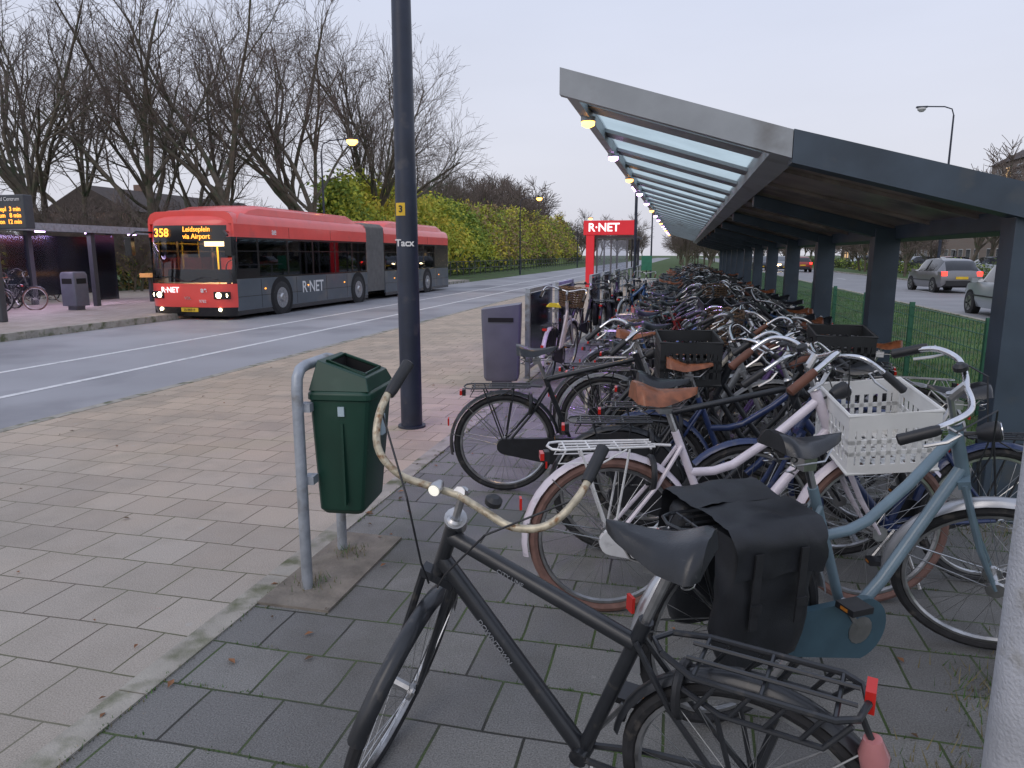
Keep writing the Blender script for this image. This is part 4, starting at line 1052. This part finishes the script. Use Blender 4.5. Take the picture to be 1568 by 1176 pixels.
# ------------------------------------------------------------------ houses
def brickmat(name,c1,c2):
    m=bpy.data.materials.new(name);m.use_nodes=True;nt=m.node_tree;N=nt.nodes;L=nt.links
    tc=N.new("ShaderNodeTexCoord");mp=N.new("ShaderNodeMapping");mp.inputs["Rotation"].default_value=(R(90),0,0)
    br=N.new("ShaderNodeTexBrick");br.inputs["Scale"].default_value=1;br.inputs["Brick Width"].default_value=.22;br.inputs["Row Height"].default_value=.07;br.inputs["Mortar Size"].default_value=.008
    br.inputs["Color1"].default_value=(*c1,1);br.inputs["Color2"].default_value=(*c2,1);br.inputs["Mortar"].default_value=(.25,.23,.2,1)
    L.new(tc.outputs["Object"],mp.inputs[0]);L.new(mp.outputs[0],br.inputs[0]);L.new(br.outputs[0],N["Principled BSDF"].inputs["Base Color"]);N["Principled BSDF"].inputs["Roughness"].default_value=.85
    return m
bm_=brickmat("brown_brick",(.22,.12,.085),(.17,.09,.07));roofm=mat("roof_tiles",(.06,.045,.04),.8,0,.2,3);frm=mat("window_frame",(.5,.5,.48),.5);wnd=mat("window_glass",(.03,.035,.045),.1);wlit=mat("lit_window",(.6,.4,.2),.5,emit=(1,.6,.25),es=.6)
def house(x,y,w,d,st,name="brick_house"):
    e=empty(name,(x,y,-.1));h=st*2.9
    b=B();b.bx(0,d,0,w,0,h,0);link("walls",b.mesh("walls",[bm_],smooth=False),e)
    b=B();b.add([(-.3,-.2,h),(d+.3,-.2,h),(d+.3,w+.2,h),(-.3,w+.2,h),(d/2,-.2,h+2.6),(d/2,w+.2,h+2.6)],[(0,4,5,3),(1,2,5,4),(0,1,4),(2,3,5),(0,3,2,1)],0);b.bx(d*.4,d*.5,w*.3,w*.3+.8,h+1.5,h+3.3,1);link("roof",b.mesh("roof",[roofm,bm_],smooth=False),e)
    b=B()
    for s in range(st):
        z=s*2.9+.9;yv=1.2;
        while yv<w-1.6:
            b.bx(-.04,.02,yv,yv+1.5,z,z+1.5,0);b.bx(-.05,-.041,yv+.08,yv+1.42,z+.08,z+1.42,2 if rg.random()<.12 else 1);yv+=2.6
        for xv in(1.5,4.5):
            b.bx(xv,xv+1.4,-.04,.02,z,z+1.5,0);b.bx(xv+.08,xv+1.32,-.05,-.041,z+.08,z+1.42,2 if rg.random()<.12 else 1)
    b.bx(-.05,.02,w*.5,w*.5+1,0,2.2,1)
    link("windows_and_door",b.mesh("windows_and_door",[frm,wnd,wlit],smooth=False),e)
for i in range(6): house(34+i*.8,78+i*19,17,9,4 if i==0 else 3)
house(-62,60,26,10,2,"row_house");house(-70,30,22,10,2,"row_house")
# ------------------------------------------------------------------ camera, world, light
cam=bpy.data.cameras.new("camera");cam.lens=25.03;cam.sensor_width=36;cam.clip_end=3000;cam.clip_start=.05
co_=bpy.data.objects.new("camera",cam);scene.collection.objects.link(co_);co_.location=(0,0,1.6);co_.rotation_euler=(R(90-10.3),0,R(13.31));scene.camera=co_
w=bpy.data.worlds.new("World");scene.world=w;w.use_nodes=True;N=w.node_tree.nodes;L=w.node_tree.links
bg=N["Background"];sky=N.new("ShaderNodeTexSky");sky.sky_type='NISHITA';sky.sun_disc=False;sky.sun_elevation=R(35);sky.sun_rotation=R(200);sky.dust_density=4
L.new(sky.outputs[0],bg.inputs[0]);bg.inputs[1].default_value=.012
tc=N.new("ShaderNodeTexCoord");sp=N.new("ShaderNodeSeparateXYZ");L.new(tc.outputs["Generated"],sp.inputs[0])
rp=N.new("ShaderNodeValToRGB");cr_=rp.color_ramp;cr_.elements[0].position=0;cr_.elements[0].color=(.68,.68,.76,1);cr_.elements[1].position=.55;cr_.elements[1].color=(.60,.665,.85,1)
ee=cr_.elements.new(.12);ee.color=(.72,.73,.82,1);ee=cr_.elements.new(.3);ee.color=(.68,.72,.86,1)
nz=N.new("ShaderNodeTexNoise");nz.inputs["Scale"].default_value=2.2;nz.inputs["Detail"].default_value=5;mp=N.new("ShaderNodeMapping");mp.inputs["Scale"].default_value=(1,1,3.5);L.new(tc.outputs["Generated"],mp.inputs[0]);L.new(mp.outputs[0],nz.inputs["Vector"])
ml=N.new("ShaderNodeMath");ml.operation='MULTIPLY_ADD';ml.inputs[1].default_value=.18;ml.inputs[2].default_value=.88;L.new(nz.outputs["Fac"],ml.inputs[0])
bg2=N.new("ShaderNodeBackground");L.new(sp.outputs[2],rp.inputs[0]);L.new(rp.outputs[0],bg2.inputs[0]);L.new(ml.outputs[0],bg2.inputs[1])
ads=N.new("ShaderNodeAddShader");L.new(bg.outputs[0],ads.inputs[0]);L.new(bg2.outputs[0],ads.inputs[1]);L.new(ads.outputs[0],N["World Output"].inputs[0])
sun=bpy.data.lights.new("sun","SUN");sun.energy=.6;sun.angle=R(35);sun.color=(1,.90,.80);so=bpy.data.objects.new("sun",sun);scene.collection.objects.link(so);so.rotation_euler=(R(48),0,R(-25))
scene.view_settings.view_transform='Standard';scene.view_settings.look='None';scene.view_settings.exposure=0
